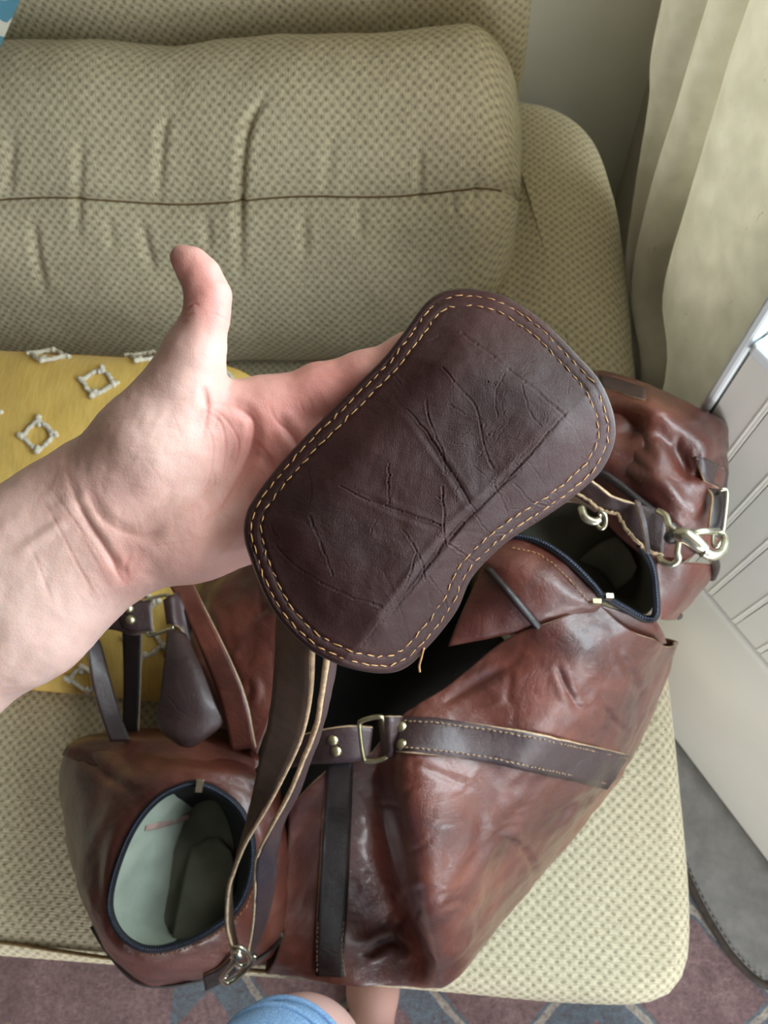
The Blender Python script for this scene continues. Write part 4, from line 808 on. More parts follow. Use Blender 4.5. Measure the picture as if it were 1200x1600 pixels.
def pad_build():
    O = resample(cr1(PAD, 8, True), 840, True); c = np.array([665., 755.]); rings = 200
    rr = np.linspace(1, 0, rings+1)[:-1]; Q = (c+(O-c)*rr[:, None, None]).reshape(-1, 2); Q = np.vstack([Q, [c]])
    d_edge = segdist(Q, np.vstack([O, O[:1]])[::8])
    plat = 1/(1+np.exp(-(d_edge-64)/15.0)); rimb = np.clip(d_edge/6.0, 0, 1)**0.5
    h = 0.0062*plat+0.0016*rimb
    for o_ in (9, 25): h -= 0.0006*np.exp(-((d_edge-o_)/3.5)**2)
    dep = pad_depth(Q)-h; V = DV(Q, dep)
    n = len(O); f = gfaces(rings, n, True)+[((rings-1)*n+j, (rings-1)*n+(j+1) % n, rings*n) for j in range(n)]
    # normals from grid
    G = V[:-1].reshape(rings, n, 3); Gp = np.concatenate([G[:, -1:], G, G[:, :1]], 1); N = np.vstack([gnormals(Gp)[:, 1:-1].reshape(-1, 3), [(CAM-V[-1])/np.linalg.norm(CAM-V[-1])]])
    K = lambda pts: tuple((x/1.935+360, y/1.935+420) for x, y in pts)
    cracks = [(K([(1020, 430), (940, 520), (830, 640)]), 0.9, 1.0), (K([(860, 625), (700, 765), (645, 825)]), 1.1, 1.1), (K([(645, 825), (570, 920), (480, 1040)]), 0.9, 1.0), (K([(470, 1050), (430, 1100), (400, 1140)]), 0.7, 1.0), (K([(535, 430), (600, 510), (660, 610), (710, 700), (740, 740)]), 1.3, 1), (K([(590, 400), (610, 480), (640, 560), (650, 640)]), 0.8, 1),
              (K([(330, 655), (420, 705), (540, 750), (640, 785)]), 1, 1), (K([(480, 590), (478, 650), (482, 710)]), 0.9, 0.9), (K([(240, 750), (260, 810), (285, 870), (312, 930)]), 0.8, 1), (K([(640, 660), (645, 740), (650, 830)]), 0.9, 1), (K([(640, 300), (700, 370), (750, 430), (770, 520), (800, 610)]), 1.0, 1),
              (K([(880, 350), (900, 430), (935, 490)]), 0.8, 0.8), (K([(830, 320), (805, 380), (808, 450)]), 0.7, 0.8), (K([(660, 410), (720, 435), (770, 450)]), 0.6, 0.8), (K([(140, 840), (180, 890), (230, 930), (330, 985), (450, 1025)]), 0.9, 1.2), (K([(520, 790), (575, 880), (590, 950)]), 0.9, 1),
              (K([(655, 835), (720, 880), (790, 900)]), 0.9, 0.9), (K([(740, 745), (790, 800), (830, 810)]), 0.8, 0.8), (K([(230, 600), (243, 660), (235, 700)]), 0.6, 0.7), (K([(120, 770), (140, 820)]), 0.6, 0.7), (K([(440, 760), (425, 800)]), 0.5, 0.7), (K([(480, 310), (520, 360)]), 0.5, 0.7), (K([(560, 860), (520, 960), (440, 1060)]), 0.6, 0.9),
              (K([(860, 650), (900, 700), (960, 720)]), 0.6, 0.8), (K([(800, 640), (840, 720), (850, 770)]), 0.6, 0.8), (K([(600, 930), (640, 990), (650, 1030)]), 0.7, 0.8), (K([(700, 840), (690, 900), (710, 930)]), 0.6, 0.8), (K([(960, 560), (990, 640)]), 0.5, 0.7), (K([(900, 580), (940, 640), (950, 690)]), 0.5, 0.7), (K([(1010, 450), (1060, 520), (1080, 600)]), 0.6, 0.8), (K([(700, 190), (720, 210), (790, 260), (880, 330), (960, 400), (1010, 440)]), 0.8, 1.6), (K([(600, 220), (660, 190), (710, 200)]), 0.6, 1.2)]
    r2 = random.Random(5)
    for k in range(70):
        x = r2.uniform(620, 1060); y = r2.uniform(230, 900)
        if x+y < 1050: continue
        a = r2.uniform(0, 3.14); L = r2.uniform(20, 55); cracks.append((K([(x, y), (x+L*math.cos(a)*0.5+r2.uniform(-8, 8), y+L*math.sin(a)*0.5+r2.uniform(-8, 8)), (x+L*math.cos(a), y+L*math.sin(a))]), 0.45, 0.7))
    V = grooves(V, N, [(K([(1000, 450), (830, 640), (700, 765), (645, 825), (570, 920), (480, 1040), (400, 1140)]), 1, 1), (K([(535, 430), (660, 610), (740, 740)]), 0.5, 0.8), (K([(330, 655), (540, 750), (640, 785)]), 0.4, 0.8)], 0.0008, 7, lip=0.5)
    r3 = random.Random(11); org = []
    for ln, k, w in cracks:
        p = resample(cr1(ln, 6), 14); p = p+np.cumsum(np.array([[r3.gauss(0, 1), r3.gauss(0, 1)] for _ in p]), 0)*0.9
        for i0 in range(0, 13, 2): org.append((tuple(map(tuple, p[i0:i0+3])), k*r3.uniform(0.35, 1.1), w*r3.uniform(0.8, 1.2)))
    V = grooves(V, N, org, 0.00036, 1.6, lip=0.35, taper=False)
    amp = nz3(V, 40, 3)*0.0008*np.clip(d_edge/60, 0, 1); V = V+N*amp[:, None]
    pc = mesh_obj('pad_cover', V, f, 'pad_leather', strap)
    # underside layer and raw edge
    dep2 = pad_depth(Q)+0.0045+0.004*plat; B = DV(Q, dep2); step = 5
    Gb = B[:-1].reshape(rings, n, 3)[::step, ::2]; m2 = Gb.shape[1]; Vb = np.vstack([Gb.reshape(-1, 3), [B[-1]]]); fb = gfaces(Gb.shape[0], m2, True)+[((Gb.shape[0]-1)*m2+j, (Gb.shape[0]-1)*m2+(j+1) % m2, len(Vb)-1) for j in range(m2)]
    mesh_obj('pad_backing', Vb, [tuple(reversed(q)) for q in fb], 'suede', strap)
    ed = O[::2]; e0 = np.array([D(q[0], q[1], k) for q, k in zip(ed, pad_depth(ed))]); e1 = np.array([D(q[0], q[1], k) for q, k in zip(ed, pad_depth(ed)+0.0045)]); em = np.array([D(665+(q[0]-665)*1.006, 755+(q[1]-755)*1.006, k) for q, k in zip(ed, pad_depth(ed)+0.0022)])
    mesh_obj('pad_edge', np.vstack([e0, em, e1]), gfaces(3, len(ed), True), 'dark_leather', strap)
    for off in (10, 25):
        T = np.roll(O, -1, 0)-np.roll(O, 1, 0); T /= np.linalg.norm(T, axis=1, keepdims=True); Nn = np.stack([-T[:, 1], T[:, 0]], -1)
        if np.sum(Nn*(O-c)) > 0: Nn = -Nn
        I = O+Nn*(off+rng.normal(0, 0.3, len(O))[:, None]); I = resample(cr1(resample(I, 90, True), 5, True), 450, True)
        de = segdist(I, np.vstack([O, O[:1]])[::8]); hh = 0.0062/(1+np.exp(-(de-64)/15.0))+0.0016*np.clip(de/6.0, 0, 1)**0.5-0.0006
        C = np.array([D(q[0], q[1], k) for q, k in zip(I, pad_depth(I)-hh-0.0001)]); stitches('stitching', C, pc, 'thread', 0.0039, 0.0012, 0.00034, 0.00025, True)
    dd = pad_depth(np.array([[660., 1012.]]))[0]
    tube('loose_thread', cr1([D(662, 1012, dd-.001), D(658, 1028, dd), D(655, 1040, dd+.002), D(656, 1050, dd+.003)], 6), 0.0006, 'thread', pc, 5)
pad_build()
def strap_build():
    # long lower run, two leather layers, from the pad down to the clip at the near end of the bag
    y1 = [(488, 990, .352), (488, 1024, .358), (485, 1084, .395), (474, 1140, .435), (456, 1186, .470), (420, 1256, .525), (384, 1316, .575), (366, 1360, .608), (358, 1384, .622), (354, 1420, .644), (356, 1456, .664), (366, 1490, .680)]
    y0 = [(436, 930, .372), (436, 968, .382), (430, 1060, .415), (420, 1130, .455), (408, 1180, .492), (396, 1245, .552), (379, 1315, .605), (364, 1362, .636), (360, 1384, .648), (362, 1420, .672), (366, 1456, .690), (374, 1490, .704)]
    ribbon('strap_layer', [D(*q) for q in y0], [D(*q) for q in y1], 'suede', strap, 8, 0.0034, amp=0.0004)
    z1 = [(512, 1000, .352), (510, 1036, .362), (502, 1090, .398), (494, 1136, .435), (474, 1186, .470), (452, 1240, .512), (428, 1284, .548), (404, 1332, .588), (399, 1356, .606), (398, 1404, .636), (394, 1452, .662), (386, 1494, .682)]
    z0 = [(520, 980, .376), (522, 1030, .386), (512, 1090, .420), (500, 1140, .458), (482, 1190, .495), (464, 1240, .536), (442, 1284, .570), (432, 1340, .606), (432, 1360, .622), (425, 1404, .652), (412, 1452, .676), (392, 1494, .698)]
    ribbon('strap_layer', [D(*q) for q in z1], [D(*q) for q in z0], 'strap_leather', strap, 8, 0.0034, amp=0.0004)
    tube('cut_edge', cr1([D(q[0], q[1], q[2]-.0006) for q in y1], 8), 0.0015, 'cut_edge', strap, 6); tube('cut_edge', cr1([D(q[0], q[1], q[2]-.0006) for q in z1], 8), 0.0015, 'cut_edge', strap, 6)
    stitches('stitching', cr1([D(q[0]+4, q[1], q[2]-.003) for q in y0[:7]], 8), strap, 'thread_dull', 0.003, 0.0016, 0.0004)
    # clip at the near end
    ring = [D(364, 1484, .672), D(374, 1480, .668), D(384, 1486, .672), D(390, 1500, .684), D(380, 1508, .690), D(368, 1502, .686)]
    tube('swivel_loop', cr1(ring, 6, True), 0.0022, 'nickel', strap, 8, True)
    hook = [D(374, 1484, .664), D(368, 1500, .668), D(356, 1516, .678), D(346, 1530, .690), D(356, 1536, .698), D(374, 1524, .696), D(392, 1506, .690), D(398, 1492, .688)]
    tube('snap_hook', cr1(hook, 8), 0.0024, 'nickel', strap, 8); V, f = ball(D(372, 1492, .664), 0.0045); mesh_obj('swivel_knob', V, f, 'nickel', strap)
    # short far run with slider buckle, keeper and snap hook
    top = [(890, 720, .795), (925, 752, .800), (958, 776, .802), (985, 785, .804), (1005, 790, .806), (1042, 802, .808)]; bot = [(862, 740, .780), (905, 778, .785), (940, 797, .788), (962, 806, .790), (985, 840, .795), (1036, 868, .798)]
    ribbon('strap_layer', [P(*q) for q in top], [P(*q) for q in bot], 'strap_leather', strap, 8, 0.0034, amp=0.0015)
    ed = cr1([P(895, 768, .788), P(920, 782, .790), P(940, 797, .792), P(958, 802, .793), P(966, 804, .794), P(975, 822, .796), P(988, 838, .799), P(1000, 850, .80), P(1012, 860, .80), P(1036, 868, .801)], 8)
    tube('cut_edge', ed+rng.normal(0, 0.0004, ed.shape), 0.0014, 'cut_edge', strap, 6)
    ribbon('strap_layer', [P(880, 740, .772), P(905, 762, .775), P(928, 775, .778), P(945, 792, .778)], [P(868, 790, .768), P(890, 784, .770), P(912, 790, .772), P(930, 800, .772)], 'suede', strap, 6, 0.003)
    ribbon('keeper', [P(992, 782, .812), P(1000, 812, .814), P(1006, 840, .812), P(1009, 864, .808)], [P(999, 784, .812), P(1008, 812, .814), P(1013, 840, .812), P(1016, 865, .808)], 'strap_leather', strap, 6, 0.004)
    bk = cr1([P(908, 793, .790), P(914, 808, .792), P(928, 815, .792), P(938, 812, .792)], 8); tube('slider_buckle', bk, 0.0035, 'nickel', strap, 10)
    tube('slider_buckle_loop', cr1([P(938, 800, .798), P(946, 806, .798), P(946, 820, .794), P(940, 826, .792), P(934, 820, .790), P(938, 808, .794)], 5, True), 0.0018, 'nickel', strap, 8, True)
    dr = cr1([P(1028, 798, .812), P(1040, 806, .818), P(1046, 822, .822), P(1056, 832, .824), P(1060, 846, .824), P(1058, 862, .820), P(1060, 874, .816), P(1050, 882, .812), P(1036, 878, .808), P(1030, 870, .804)], 8)
    tube('end_loop', dr, 0.0028, 'nickel', strap, 10)
    V, f = ball(P(1048, 840, .822), 0.0055); mesh_obj('swivel_knob', V, f, 'dark_leather', strap)
    body = cr1([P(1056, 834, .826), P(1072, 838, .830), P(1090, 850, .830), P(1104, 860, .828)], 8); tube('snap_hook', body, np.interp(np.linspace(0, 1, len(body)), [0, .3, .7, 1], [.0050, .0062, .0055, .0038]), 'nickel', strap, 12)
    hk = cr1([P(1098, 862, .828), P(1112, 868, .826), P(1126, 864, .822), P(1133, 850, .818), P(1132, 838, .815), P(1124, 832, .815)], 8); tube('hook_end', hk, np.linspace(.0045, .0028, len(hk)), 'nickel', strap, 10)
    tube('hook_gate', [P(1074, 834, .828), P(1098, 830, .826), P(1122, 830, .818)], 0.0028, 'nickel', strap, 10)
strap_build()

# ================================================================== PERSON (left arm and hand, standing leg)
def surface_nets(SD, org, h):
    """polygonise a distance grid"""
    S = SD < 0; nx, ny, nz = SD.shape
    acc = np.zeros((nx-1, ny-1, nz-1, 3), np.float32); cnt = np.zeros((nx-1, ny-1, nz-1), np.float32)
    sl = lambda o, ax: slice(o, (nx, ny, nz)[ax]-1+o)
    for ax in range(3):
        others = [a for a in range(3) if a != ax]
        for o1 in (0, 1):
            for o2 in (0, 1):
                i0 = [None]*3; i0[ax] = sl(0, ax); i0[others[0]] = sl(o1, others[0]); i0[others[1]] = sl(o2, others[1]); i1 = list(i0); i1[ax] = sl(1, ax)
                a = SD[tuple(i0)]; b = SD[tuple(i1)]; cr = (a < 0) != (b < 0); t = np.where(cr, a/np.where(cr, a-b, 1), 0)
                acc[..., ax] += np.where(cr, t, 0); acc[..., others[0]] += cr*o1; acc[..., others[1]] += cr*o2; cnt += cr
    act = cnt > 0; idx = np.full(act.shape, -1, int); idx[act] = np.arange(act.sum())
    g = np.argwhere(act); V = org+h*(g+acc[act]/cnt[act][:, None]); Fc = []
    for ax in range(3):
        o1, o2 = [a for a in range(3) if a != ax]
        if ax == 1: o1, o2 = o2, o1
        i0 = [slice(None)]*3; i1 = [slice(None)]*3; i0[ax] = slice(0, -1); i1[ax] = slice(1, None)
        A = S[tuple(i0)]; B = S[tuple(i1)]; e = np.argwhere(A != B)
        e = e[(e[:, o1] > 0) & (e[:, o2] > 0) & (e[:, o1] < act.shape[o1]) & (e[:, o2] < act.shape[o2]) & (e[:, ax] < act.shape[ax])]
        def at(d1, d2):
            q = e.copy(); q[:, o1] -= d1; q[:, o2] -= d2; return idx[q[:, 0], q[:, 1], q[:, 2]]
        quad = np.stack([at(1, 1), at(0, 1), at(0, 0), at(1, 0)], -1); flip = ~A[e[:, 0], e[:, 1], e[:, 2]]
        quad[flip] = quad[flip][:, ::-1]; Fc.append(quad)
    Fc = np.vstack(Fc); return V, Fc[(Fc >= 0).all(1)]
def blob(prims, h, pad=0.012):
    """smooth union of tapered capsules (a, ra, b, rb, k)"""
    pts = np.array([p[0] for p in prims]+[p[2] for p in prims]); rm = max(max(p[1], p[3]) for p in prims)
    lo = pts.min(0)-rm-pad; hi = pts.max(0)+rm+pad; n = np.ceil((hi-lo)/h).astype(int)+1
    ax = [lo[i]+h*np.arange(n[i]) for i in range(3)]; SD = np.full(n, 0.05, np.float32)
    for a, ra, b, rb, k in prims:
        R_ = max(ra, rb)+0.03; l = np.minimum(a, b)-R_; u = np.maximum(a, b)+R_
        s = [slice(max(0, int((l[i]-lo[i])/h)), min(n[i], int((u[i]-lo[i])/h)+2)) for i in range(3)]
        X, Y, Z = np.meshgrid(ax[0][s[0]], ax[1][s[1]], ax[2][s[2]], indexing='ij', sparse=True)
        ab = b-a; L2 = ab @ ab+1e-12; t = np.clip(((X-a[0])*ab[0]+(Y-a[1])*ab[1]+(Z-a[2])*ab[2])/L2, 0, 1)
        d = np.sqrt((X-a[0]-t*ab[0])**2+(Y-a[1]-t*ab[1])**2+(Z-a[2]-t*ab[2])**2)-(ra+(rb-ra)*t)
        o = SD[tuple(s)]; hh = np.maximum(k-np.abs(o-d), 0)/k; SD[tuple(s)] = np.minimum(o, d)-hh*hh*k*0.25
    return surface_nets(SD, lo, h)
def smooth_mesh(V, Fc, it=3, lam=0.5):
    e = np.vstack([Fc[:, [0, 1]], Fc[:, [1, 2]], Fc[:, [2, 3]], Fc[:, [3, 0]]])
    for _ in range(it):
        A = np.zeros_like(V); c = np.zeros(len(V))
        for i, j in ((0, 1), (1, 0)):
            for k in range(3): A[:, k] += np.bincount(e[:, i], V[e[:, j], k], len(V))
            c += np.bincount(e[:, i], minlength=len(V))
        V = V+lam*(A/np.maximum(c, 1)[:, None]-V)
    return V
def vnormals(V, Fc):
    n = np.cross(V[Fc[:, 2]]-V[Fc[:, 0]], V[Fc[:, 3]]-V[Fc[:, 1]]); N = np.zeros_like(V)
    for i in range(4):
        for k in range(3): N[:, k] += np.bincount(Fc[:, i], n[:, k], len(V))
    return N/(np.linalg.norm(N, axis=1, keepdims=True)+1e-12)
def subdivide(V, Fc):
    E_ = np.sort(np.vstack([Fc[:, [0, 1]], Fc[:, [1, 2]], Fc[:, [2, 3]], Fc[:, [3, 0]]]), 1)
    u, inv = np.unique(E_, axis=0, return_inverse=True); inv = inv.ravel(); m = len(Fc); nV = len(V); em = V[u].mean(1); fm = V[Fc].mean(1)
    e0, e1, e2, e3 = (nV+inv[i*m:(i+1)*m] for i in range(4)); c = nV+len(u)+np.arange(m)
    W = np.vstack([V, em, fm])
    F2 = np.vstack([np.stack(q, -1) for q in ((Fc[:, 0], e0, c, e3), (e0, Fc[:, 1], e1, c), (c, e1, Fc[:, 2], e2), (e3, c, e2, Fc[:, 3]))])
    return W, F2
person = empty('person', (-0.12, -0.28, 0.010), 'person in light blue denim shorts reaching out a bare left hand', 'person')
def chain(pts, k=0.008):
    out = []
    for (a, b) in zip(pts[:-1], pts[1:]): out.append((D(*a[:3]), a[3], D(*b[:3]), b[3], k))
    return out
def hand():
    pr = []
    # forearm: two parallel strands make the flattened section
    pr += chain([(-420, 1140, .336, .030), (-330, 1095, .340, .031), (-207, 1023, .345, .030), (-4, 887, .352, .0265), (80, 822, .357, .0225), (136, 775, .360, .0190), (185, 745, .361, .0185)], 0.02)
    pr += chain([(-370, 1225, .336, .030), (-270, 1170, .340, .031), (-153, 1097, .345, .030), (44, 955, .352, .0270), (122, 890, .357, .0220), (166, 851, .360, .0195), (200, 840, .361, .0180)], 0.02)
    # metacarpals
    pr += chain([(160, 775, .361, .0170), (290, 700, .364, .0150), (425, 640, .362, .0142)], 0.014)
    pr += chain([(175, 800, .362, .0170), (310, 750, .367, .0150), (445, 700, .364, .0138)], 0.014)
    pr += chain([(180, 830, .362, .0170), (310, 790, .367, .0150), (435, 765, .365, .0132)], 0.014)
    pr += chain([(190, 850, .360, .0175), (300, 835, .362, .0150), (405, 830, .363, .0125)], 0.014)
    # heel of the hand and thenar mound
    pr += chain([(205, 858, .354, .0178), (300, 842, .354, .0150), (350, 838, .357, .0135)], 0.014)
    pr += chain([(176, 755, .353, .0195), (232, 690, .347, .0200), (285, 612, .345, .0172)], 0.016)
    pr += chain([(290, 690, .352, .0150), (335, 655, .355, .0125), (400, 645, .358, .0130)], 0.012)
    # thumb
    pr += chain([(285, 612, .345, .0165), (303, 556, .340, .0130), (322, 497, .335, .0098)], 0.006)
    pr += chain([(322, 495, .335, .0098), (327, 463, .333, .0098), (313, 431, .331, .0088), (298, 412, .329, .0068), (283, 401, .328, .0046)], 0.003)
    # fingers
    pr += chain([(425, 640, .362, .0140), (500, 612, .361, .0120), (565, 590, .360, .0108), (640, 556, .360, .0095), (705, 528, .362, .0078)], 0.008)
    pr += chain([(445, 700, .364, .0136), (595, 690, .362, .0110), (700, 660, .360, .0098), (765, 640, .358, .0080)], 0.008)
    pr += chain([(435, 765, .365, .0130), (590, 785, .363, .0106), (690, 778, .358, .0094), (755, 765, .355, .0077)], 0.008)
    pr += chain([(405, 830, .363, .0122), (530, 865, .358, .0095), (610, 880, .352, .0084), (660, 885, .349, .0070)], 0.008)
    V, Fc = blob(pr, 0.0014); V = smooth_mesh(V, Fc, 6); V, Fc = subdivide(V, Fc); V = smooth_mesh(V, Fc, 3); N = vnormals(V, Fc)
    cen = V.mean(0)
    if np.sum(N*(V-cen)) < 0: N = -N; Fc = Fc[:, ::-1]
    V = V+N*(0.0005*nz3(V, 70, 2)+0.0006*nz3(V, 25, 7))[:, None]
    cr = [(((102, 730), (113, 765), (130, 803), (152, 838), (173, 871), (184, 897), (199, 914)), 1.5, 1.2), (((71, 754), (93, 784), (121, 821), (150, 860), (175, 905)), 0.8, 1), (((86, 742), (115, 782), (140, 822)), 0.5, 0.9), (((58, 767), (76, 797), (95, 832), (117, 875), (139, 914), (152, 938)), 1.0, 1),
          (((126, 745), (152, 801), (184, 827), (217, 836), (245, 832)), 1.0, 1.5), (((39, 838), (56, 875), (71, 914), (87, 955)), 0.6, 1.2), (((110, 800), (135, 850), (160, 900)), 0.4, 0.8),
          (((324, 628), (362, 634), (390, 650), (397, 668), (392, 700), (382, 724), (368, 752), (345, 790), (318, 815)), 1.6, 1.2), (((320, 640), (345, 662), (352, 700), (346, 740)), 0.9, 1.1), (((318, 655), (332, 690), (330, 730), (320, 770)), 0.8, 1), (((322, 632), (352, 655), (372, 690), (366, 725), (350, 750)), 0.9, 1.0),
          (((420, 628), (430, 655), (452, 676), (468, 700)), 1.0, 1.1), (((400, 690), (424, 720), (430, 760)), 0.8, 1.1), (((395, 730), (412, 745), (402, 775), (385, 800)), 0.6, 1), (((466, 622), (476, 650)), 0.9, 1), (((478, 615), (490, 640)), 0.6, 1),
          (((290, 484), (302, 474), (312, 478)), 1.6, 0.9), (((283, 496), (297, 490), (305, 492)), 1.3, 0.9), (((326, 488), (342, 494), (356, 500)), 0.8, 0.9), (((282, 505), (294, 501)), 0.8, 0.8),
          (((320, 606), (324, 640), (316, 690)), 1.2, 1.6), (((240, 620), (280, 626), (316, 618)), 0.4, 0.9), (((220, 660), (260, 668), (300, 660)), 0.35, 0.9), (((200, 700), (250, 712), (300, 706)), 0.35, 0.9), (((180, 750), (230, 765), (290, 758)), 0.3, 0.9), (((215, 855), (270, 850), (330, 840)), 0.4, 1),
          (((205, 866), (196, 885), (200, 908)), 1.0, 1.8)]
    V = grooves(V, N, [(((322, 618), (370, 634), (396, 660), (392, 705), (370, 752), (330, 800)), 1, 1), (((102, 730), (130, 803), (173, 871), (199, 914)), 0.7, 0.8), (((430, 645), (455, 680), (475, 712)), 0.8, 0.9), (((395, 705), (425, 735), (420, 790)), 0.6, 1), (((126, 745), (160, 808), (217, 836), (262, 825)), 0.6, 1.0), (((318, 600), (322, 640)), 0.6, 0.8), (((70, 800), (140, 780)), -0.5, 1.0), (((20, 870), (120, 800)), -0.5, 0.9)], 0.0013, 10, lip=0.3)
    r4 = random.Random(3)
    for k in range(46):
        x, y = r4.uniform(60, 190), r4.uniform(730, 930); L = r4.uniform(15, 45); a = 1.05+r4.gauss(0, 0.12)
        cr.append((((x, y), (x+L*0.5*math.cos(a)+r4.gauss(0, 1.5), y+L*0.5*math.sin(a)), (x+L*math.cos(a), y+L*math.sin(a))), r4.uniform(0.15, 0.4), 0.9))
    for k in range(50):
        x, y = r4.uniform(180, 470), r4.uniform(620, 860); L = r4.uniform(14, 50); a = r4.choice((0.1, 1.2, 0.8, 2.2))+r4.gauss(0, 0.25)
        cr.append((((x, y), (x+L*0.5*math.cos(a)+r4.gauss(0, 2), y+L*0.5*math.sin(a)+r4.gauss(0, 2)), (x+L*math.cos(a), y+L*math.sin(a))), r4.uniform(0.15, 0.45), 0.9))
    N = vnormals(V, Fc); V = grooves(V, N, cr, 0.00024, 2.2, lip=0.15)
    o = mesh_obj('left_arm', V, Fc.tolist(), 'skin', person, label='bare left forearm and open hand')
    q = proj(V)[:, :2]; fl = np.full(len(V), 0.18)
    for (x, y, r, w) in ((320, 440, 60, .45), (345, 490, 45, .35), (285, 400, 40, .25), (410, 680, 75, .50), (520, 600, 90, .45), (345, 640, 40, .25), (195, 890, 40, .40), (330, 870, 90, .20), (420, 790, 70, .30), (185, 800, 70, .12), (10, 930, 130, -.15), (260, 680, 80, -.12), (600, 700, 200, .3)):
        fl += w*np.exp(-(((q-(x, y))**2).sum(1))/(r*r))
    NB = Near(q, np.ones(len(q), bool))
    for ln, k, w in cr:
        ii = NB(np.asarray(ln, float), 12); fl[ii] += 0.13*min(k, 1.2)*np.exp(-(segdist(q[ii], cr1(ln, 5))/3.5)**2)
    at = o.data.attributes.new('flush', 'FLOAT', 'POINT'); at.data.foreach_set('value', np.clip(fl, 0, 1).astype(np.float32))
    # thumbnail on the far side of the tip
    nl = [[(270, 394, .325), (266, 398, .331), (271, 403, .338)], [(275, 408, .324), (270, 412, .332), (276, 417, .339)], [(282, 422, .325), (277, 427, .333), (283, 432, .339)], [(290, 436, .328), (286, 441, .335), (291, 446, .340)]]
    G = [[D(*c) for c in r] for r in nl]; patch('thumbnail', G, 'nail', o, 5, 5, 0.0008, rim=None, world=True)
hand()
def leg():
    # standing leg below and behind the camera: foot on the rug, knee, thigh under the shorts
    fx, fy = P(580, 1600, 0.03)[:2]; h = np.array([fx, fy-0.02, 0.0])
    pr = []; c = lambda x, y, z: np.array([fx+x, fy+y, z])
    seg = lambda pts, k=0.03: [(np.array(a[:3]), a[3], np.array(b[:3]), b[3], k) for a, b in zip(pts[:-1], pts[1:])]
    foot = [tuple(c(-0.005, -0.10, 0.045))+(0.032,), tuple(c(0.0, -0.03, 0.055))+(0.034,), tuple(c(0.005, 0.05, 0.040))+(0.030,), tuple(c(0.012, 0.11, 0.030))+(0.020,)]
    pr += seg(foot, 0.03); pr += seg([tuple(c(-0.02, 0.04, 0.030))+(0.020,), tuple(c(-0.022, 0.10, 0.026))+(0.016,)], 0.02)
    for k, (dx, dy, r) in enumerate(((0.018, 0.145, 0.0135), (0.000, 0.150, 0.010), (-0.014, 0.143, 0.0095), (-0.027, 0.133, 0.009), (-0.038, 0.120, 0.0085))):
        pr += seg([tuple(c(dx*0.9, 0.10, 0.028))+(r,), tuple(c(dx, dy, 0.025))+(r*0.9,)], 0.006)
    hp = P(265, 1880, 0.78); kn = P(470, 1672, 0.60)
    shin = [tuple(c(-0.005, -0.09, 0.07))+(0.033,), tuple(c(-0.005, -0.095, 0.14))+(0.034,), tuple(0.5*(c(-0.005, -0.095, 0.14)+kn))+(0.050,), tuple(kn)+(0.050,)]
    pr += seg(shin, 0.03); pr += seg([tuple(kn)+(0.052,), tuple(0.5*(kn+hp))+(0.060,), tuple(hp)+(0.070,)], 0.03)
    V, Fc = blob(pr, 0.004); V = smooth_mesh(V, Fc, 3); N = vnormals(V, Fc)
    if np.sum(N*(V-V.mean(0))) < 0: Fc = Fc[:, ::-1]
    o = mesh_obj('left_leg', V, Fc.tolist(), 'skin', person, label='bare leg and foot standing on the rug')
    at = o.data.attributes.new('flush', 'FLOAT', 'POINT'); at.data.foreach_set('value', np.full(len(V), 0.3, np.float32))
    t = NT('denim'); ob = t.co(); tw = t.noise(t.mapping(ob, (900, 900, 300)), 1.0, 3, 0.7); nz = t.noise(ob, 25, 3)
    t.l(t.mix(t.math('MULTIPLY', nz, 0.4), t.ramp(tw, [(0.35, lin(92, 126, 168)), (0.65, lin(150, 182, 214))]), lin(120, 156, 196)), t.b.inputs['Base Color']); t.set(Roughness=0.9); t.l(t.bump(tw, 0.4, 0.001), t.b.inputs['Normal']); MAT['denim'] = t.m
    ts = np.linspace(0.12, 1.0, 18); C = kn+(hp-kn)*ts[:, None]; rad = 0.061+0.014*ts
    V, f = tubeV(C, rad, 40); V = V+(V-np.repeat(C, 40, 0))*(0.02*nz3(V, 18, 3))[:, None]
    mesh_obj('denim_shorts', V, f[:-2], 'denim', person, label='light blue denim shorts leg').modifiers.new('thickness', 'SOLIDIFY').thickness = 0.003
    T, Nn, Bn = frames(C)
    for k in (0, 2):
        rg = np.array([C[k]+(rad[k]+0.001)*(math.cos(q)*Nn[k]+math.sin(q)*Bn[k]) for q in np.linspace(0, 2*math.pi, 40)[:-1]]); tube('hem', rg, 0.0028, 'denim', person, 8, True)
leg()

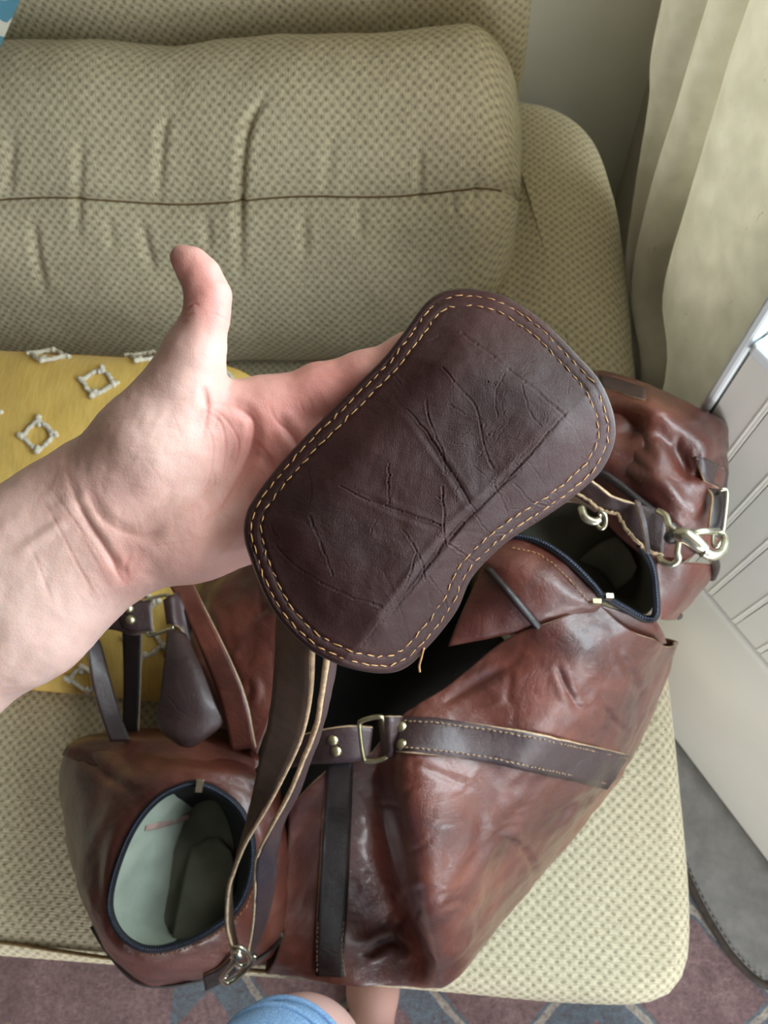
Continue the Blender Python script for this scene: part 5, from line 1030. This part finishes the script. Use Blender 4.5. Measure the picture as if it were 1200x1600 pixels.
def flush(o, v=0.22):
    at = o.data.attributes.new('flush', 'FLOAT', 'POINT'); at.data.foreach_set('value', np.full(len(o.data.vertices), v, np.float32)); return o
def body():
    """the rest of the person, standing behind the phone: torso in a shirt, upper arms, head and hair"""
    seg = lambda pts, k=0.05: [(np.array(a[:3]), a[3], np.array(b[:3]), b[3], k) for a, b in zip(pts[:-1], pts[1:])]
    el = D(-300, 1132, .348); sh = np.array([-0.36, -0.40, 1.36])
    pr = seg([(-0.26, -0.29, .80, .13), (-0.25, -0.29, 1.00, .115), (-0.23, -0.28, 1.18, .118), (-0.21, -0.29, 1.30, .10)])+seg([(-0.08, -0.29, .80, .13), (-0.09, -0.29, 1.00, .115), (-0.07, -0.28, 1.18, .118), (-0.09, -0.29, 1.30, .10)])
    pr += seg([tuple(sh)+(.060,), (0.06, -0.40, 1.36, .060)], .06)
    pr += seg([tuple(sh)+(.055,), (-0.42, -0.28, 1.20, .050)], .04)+seg([(0.06, -0.40, 1.36, .055), (0.10, -0.30, 1.18, .048)], .04)
    V, Fc = blob(pr, .010); V = smooth_mesh(V, Fc, 3); N = vnormals(V, Fc)
    if np.sum(N*(V-V.mean(0))) < 0: Fc = Fc[:, ::-1]
    plain('shirt_cloth', (70, 72, 80), 0.9, var=0.1); mesh_obj('shirt', V, Fc.tolist(), 'shirt_cloth', person, label='dark grey shirt')
    pr = seg([(-0.15, -0.42, 1.38, .055), (-0.15, -0.41, 1.46, .050)], .03)+seg([(-0.15, -0.40, 1.56, .070), (-0.15, -0.41, 1.63, .085)], .05)+seg([(-0.15, -0.335, 1.545, .012), (-0.15, -0.322, 1.525, .013)], .015)
    for s in (-1, 1): pr += seg([(-0.15+s*.083, -0.41, 1.57, .012), (-0.15+s*.086, -0.415, 1.545, .010)], .012)
    pr += seg([(-0.175, -0.335, 1.495, .008), (-0.125, -0.335, 1.495, .008)], .012)
    V, Fc = blob(pr, .006); V = smooth_mesh(V, Fc, 2); N = vnormals(V, Fc)
    if np.sum(N*(V-V.mean(0))) < 0: Fc = Fc[:, ::-1]
    flush(mesh_obj('head', V, Fc.tolist(), 'skin', person))
    pr = seg([(-0.15, -0.425, 1.66, .092), (-0.15, -0.45, 1.60, .088), (-0.15, -0.47, 1.45, .070), (-0.15, -0.49, 1.30, .050)], .04); V, Fc = blob(pr, .008)
    N = vnormals(V, Fc)
    if np.sum(N*(V-V.mean(0))) < 0: Fc = Fc[:, ::-1]
    plain('hair_brown', (74, 52, 38), 0.6, var=0.25, scale=90); mesh_obj('hair', V, Fc.tolist(), 'hair_brown', person)
    # right leg and the seat of the shorts
    pr = seg([(-0.22, -0.33, .80, .125), (0.02, -0.34, .80, .125)], .06)+seg([(0.05, -0.36, .76, .115), (0.17, -0.42, .55, .095)], .05)+seg([(-0.24, -0.33, .76, .115), (-0.20, -0.28, .70, .095)], .05)
    V, Fc = blob(pr, .010); V = smooth_mesh(V, Fc, 3); N = vnormals(V, Fc)
    if np.sum(N*(V-V.mean(0))) < 0: Fc = Fc[:, ::-1]
    mesh_obj('denim_shorts', V, Fc.tolist(), 'denim', person)
    pr = seg([(0.17, -0.42, .56, .070), (0.20, -0.43, .46, .058), (0.22, -0.46, .30, .055), (0.23, -0.47, .10, .036), (0.235, -0.46, .055, .036)], .03)+seg([(0.235, -0.47, .045, .033), (0.26, -0.40, .040, .030), (0.285, -0.35, .028, .017)], .03)
    V, Fc = blob(pr, .007); V = smooth_mesh(V, Fc, 2); N = vnormals(V, Fc)
    if np.sum(N*(V-V.mean(0))) < 0: Fc = Fc[:, ::-1]
    flush(mesh_obj('right_leg', V, Fc.tolist(), 'skin', person))
    # upper left arm to the elbow, right forearm up to the phone, and the second leg
    def skinseg(name, pts, k=.03):
        V, Fc = blob(seg(pts, k), .006); V = smooth_mesh(V, Fc, 2); N = vnormals(V, Fc)
        if np.sum(N*(V-V.mean(0))) < 0: Fc = Fc[:, ::-1]
        flush(mesh_obj(name, V, Fc.tolist(), 'skin', person))
    skinseg('upper_arm', [(-0.41, -0.30, 1.22, .042), (-0.40, -0.10, 1.12, .043), tuple(el)+(.037,)])
    skinseg('right_arm', [(0.10, -0.31, 1.20, .042), (0.14, -0.22, 1.10, .038), (0.12, -0.14, 1.24, .030), (0.10, -0.09, 1.36, .026), (0.07, -0.06, 1.42, .022)])
body()
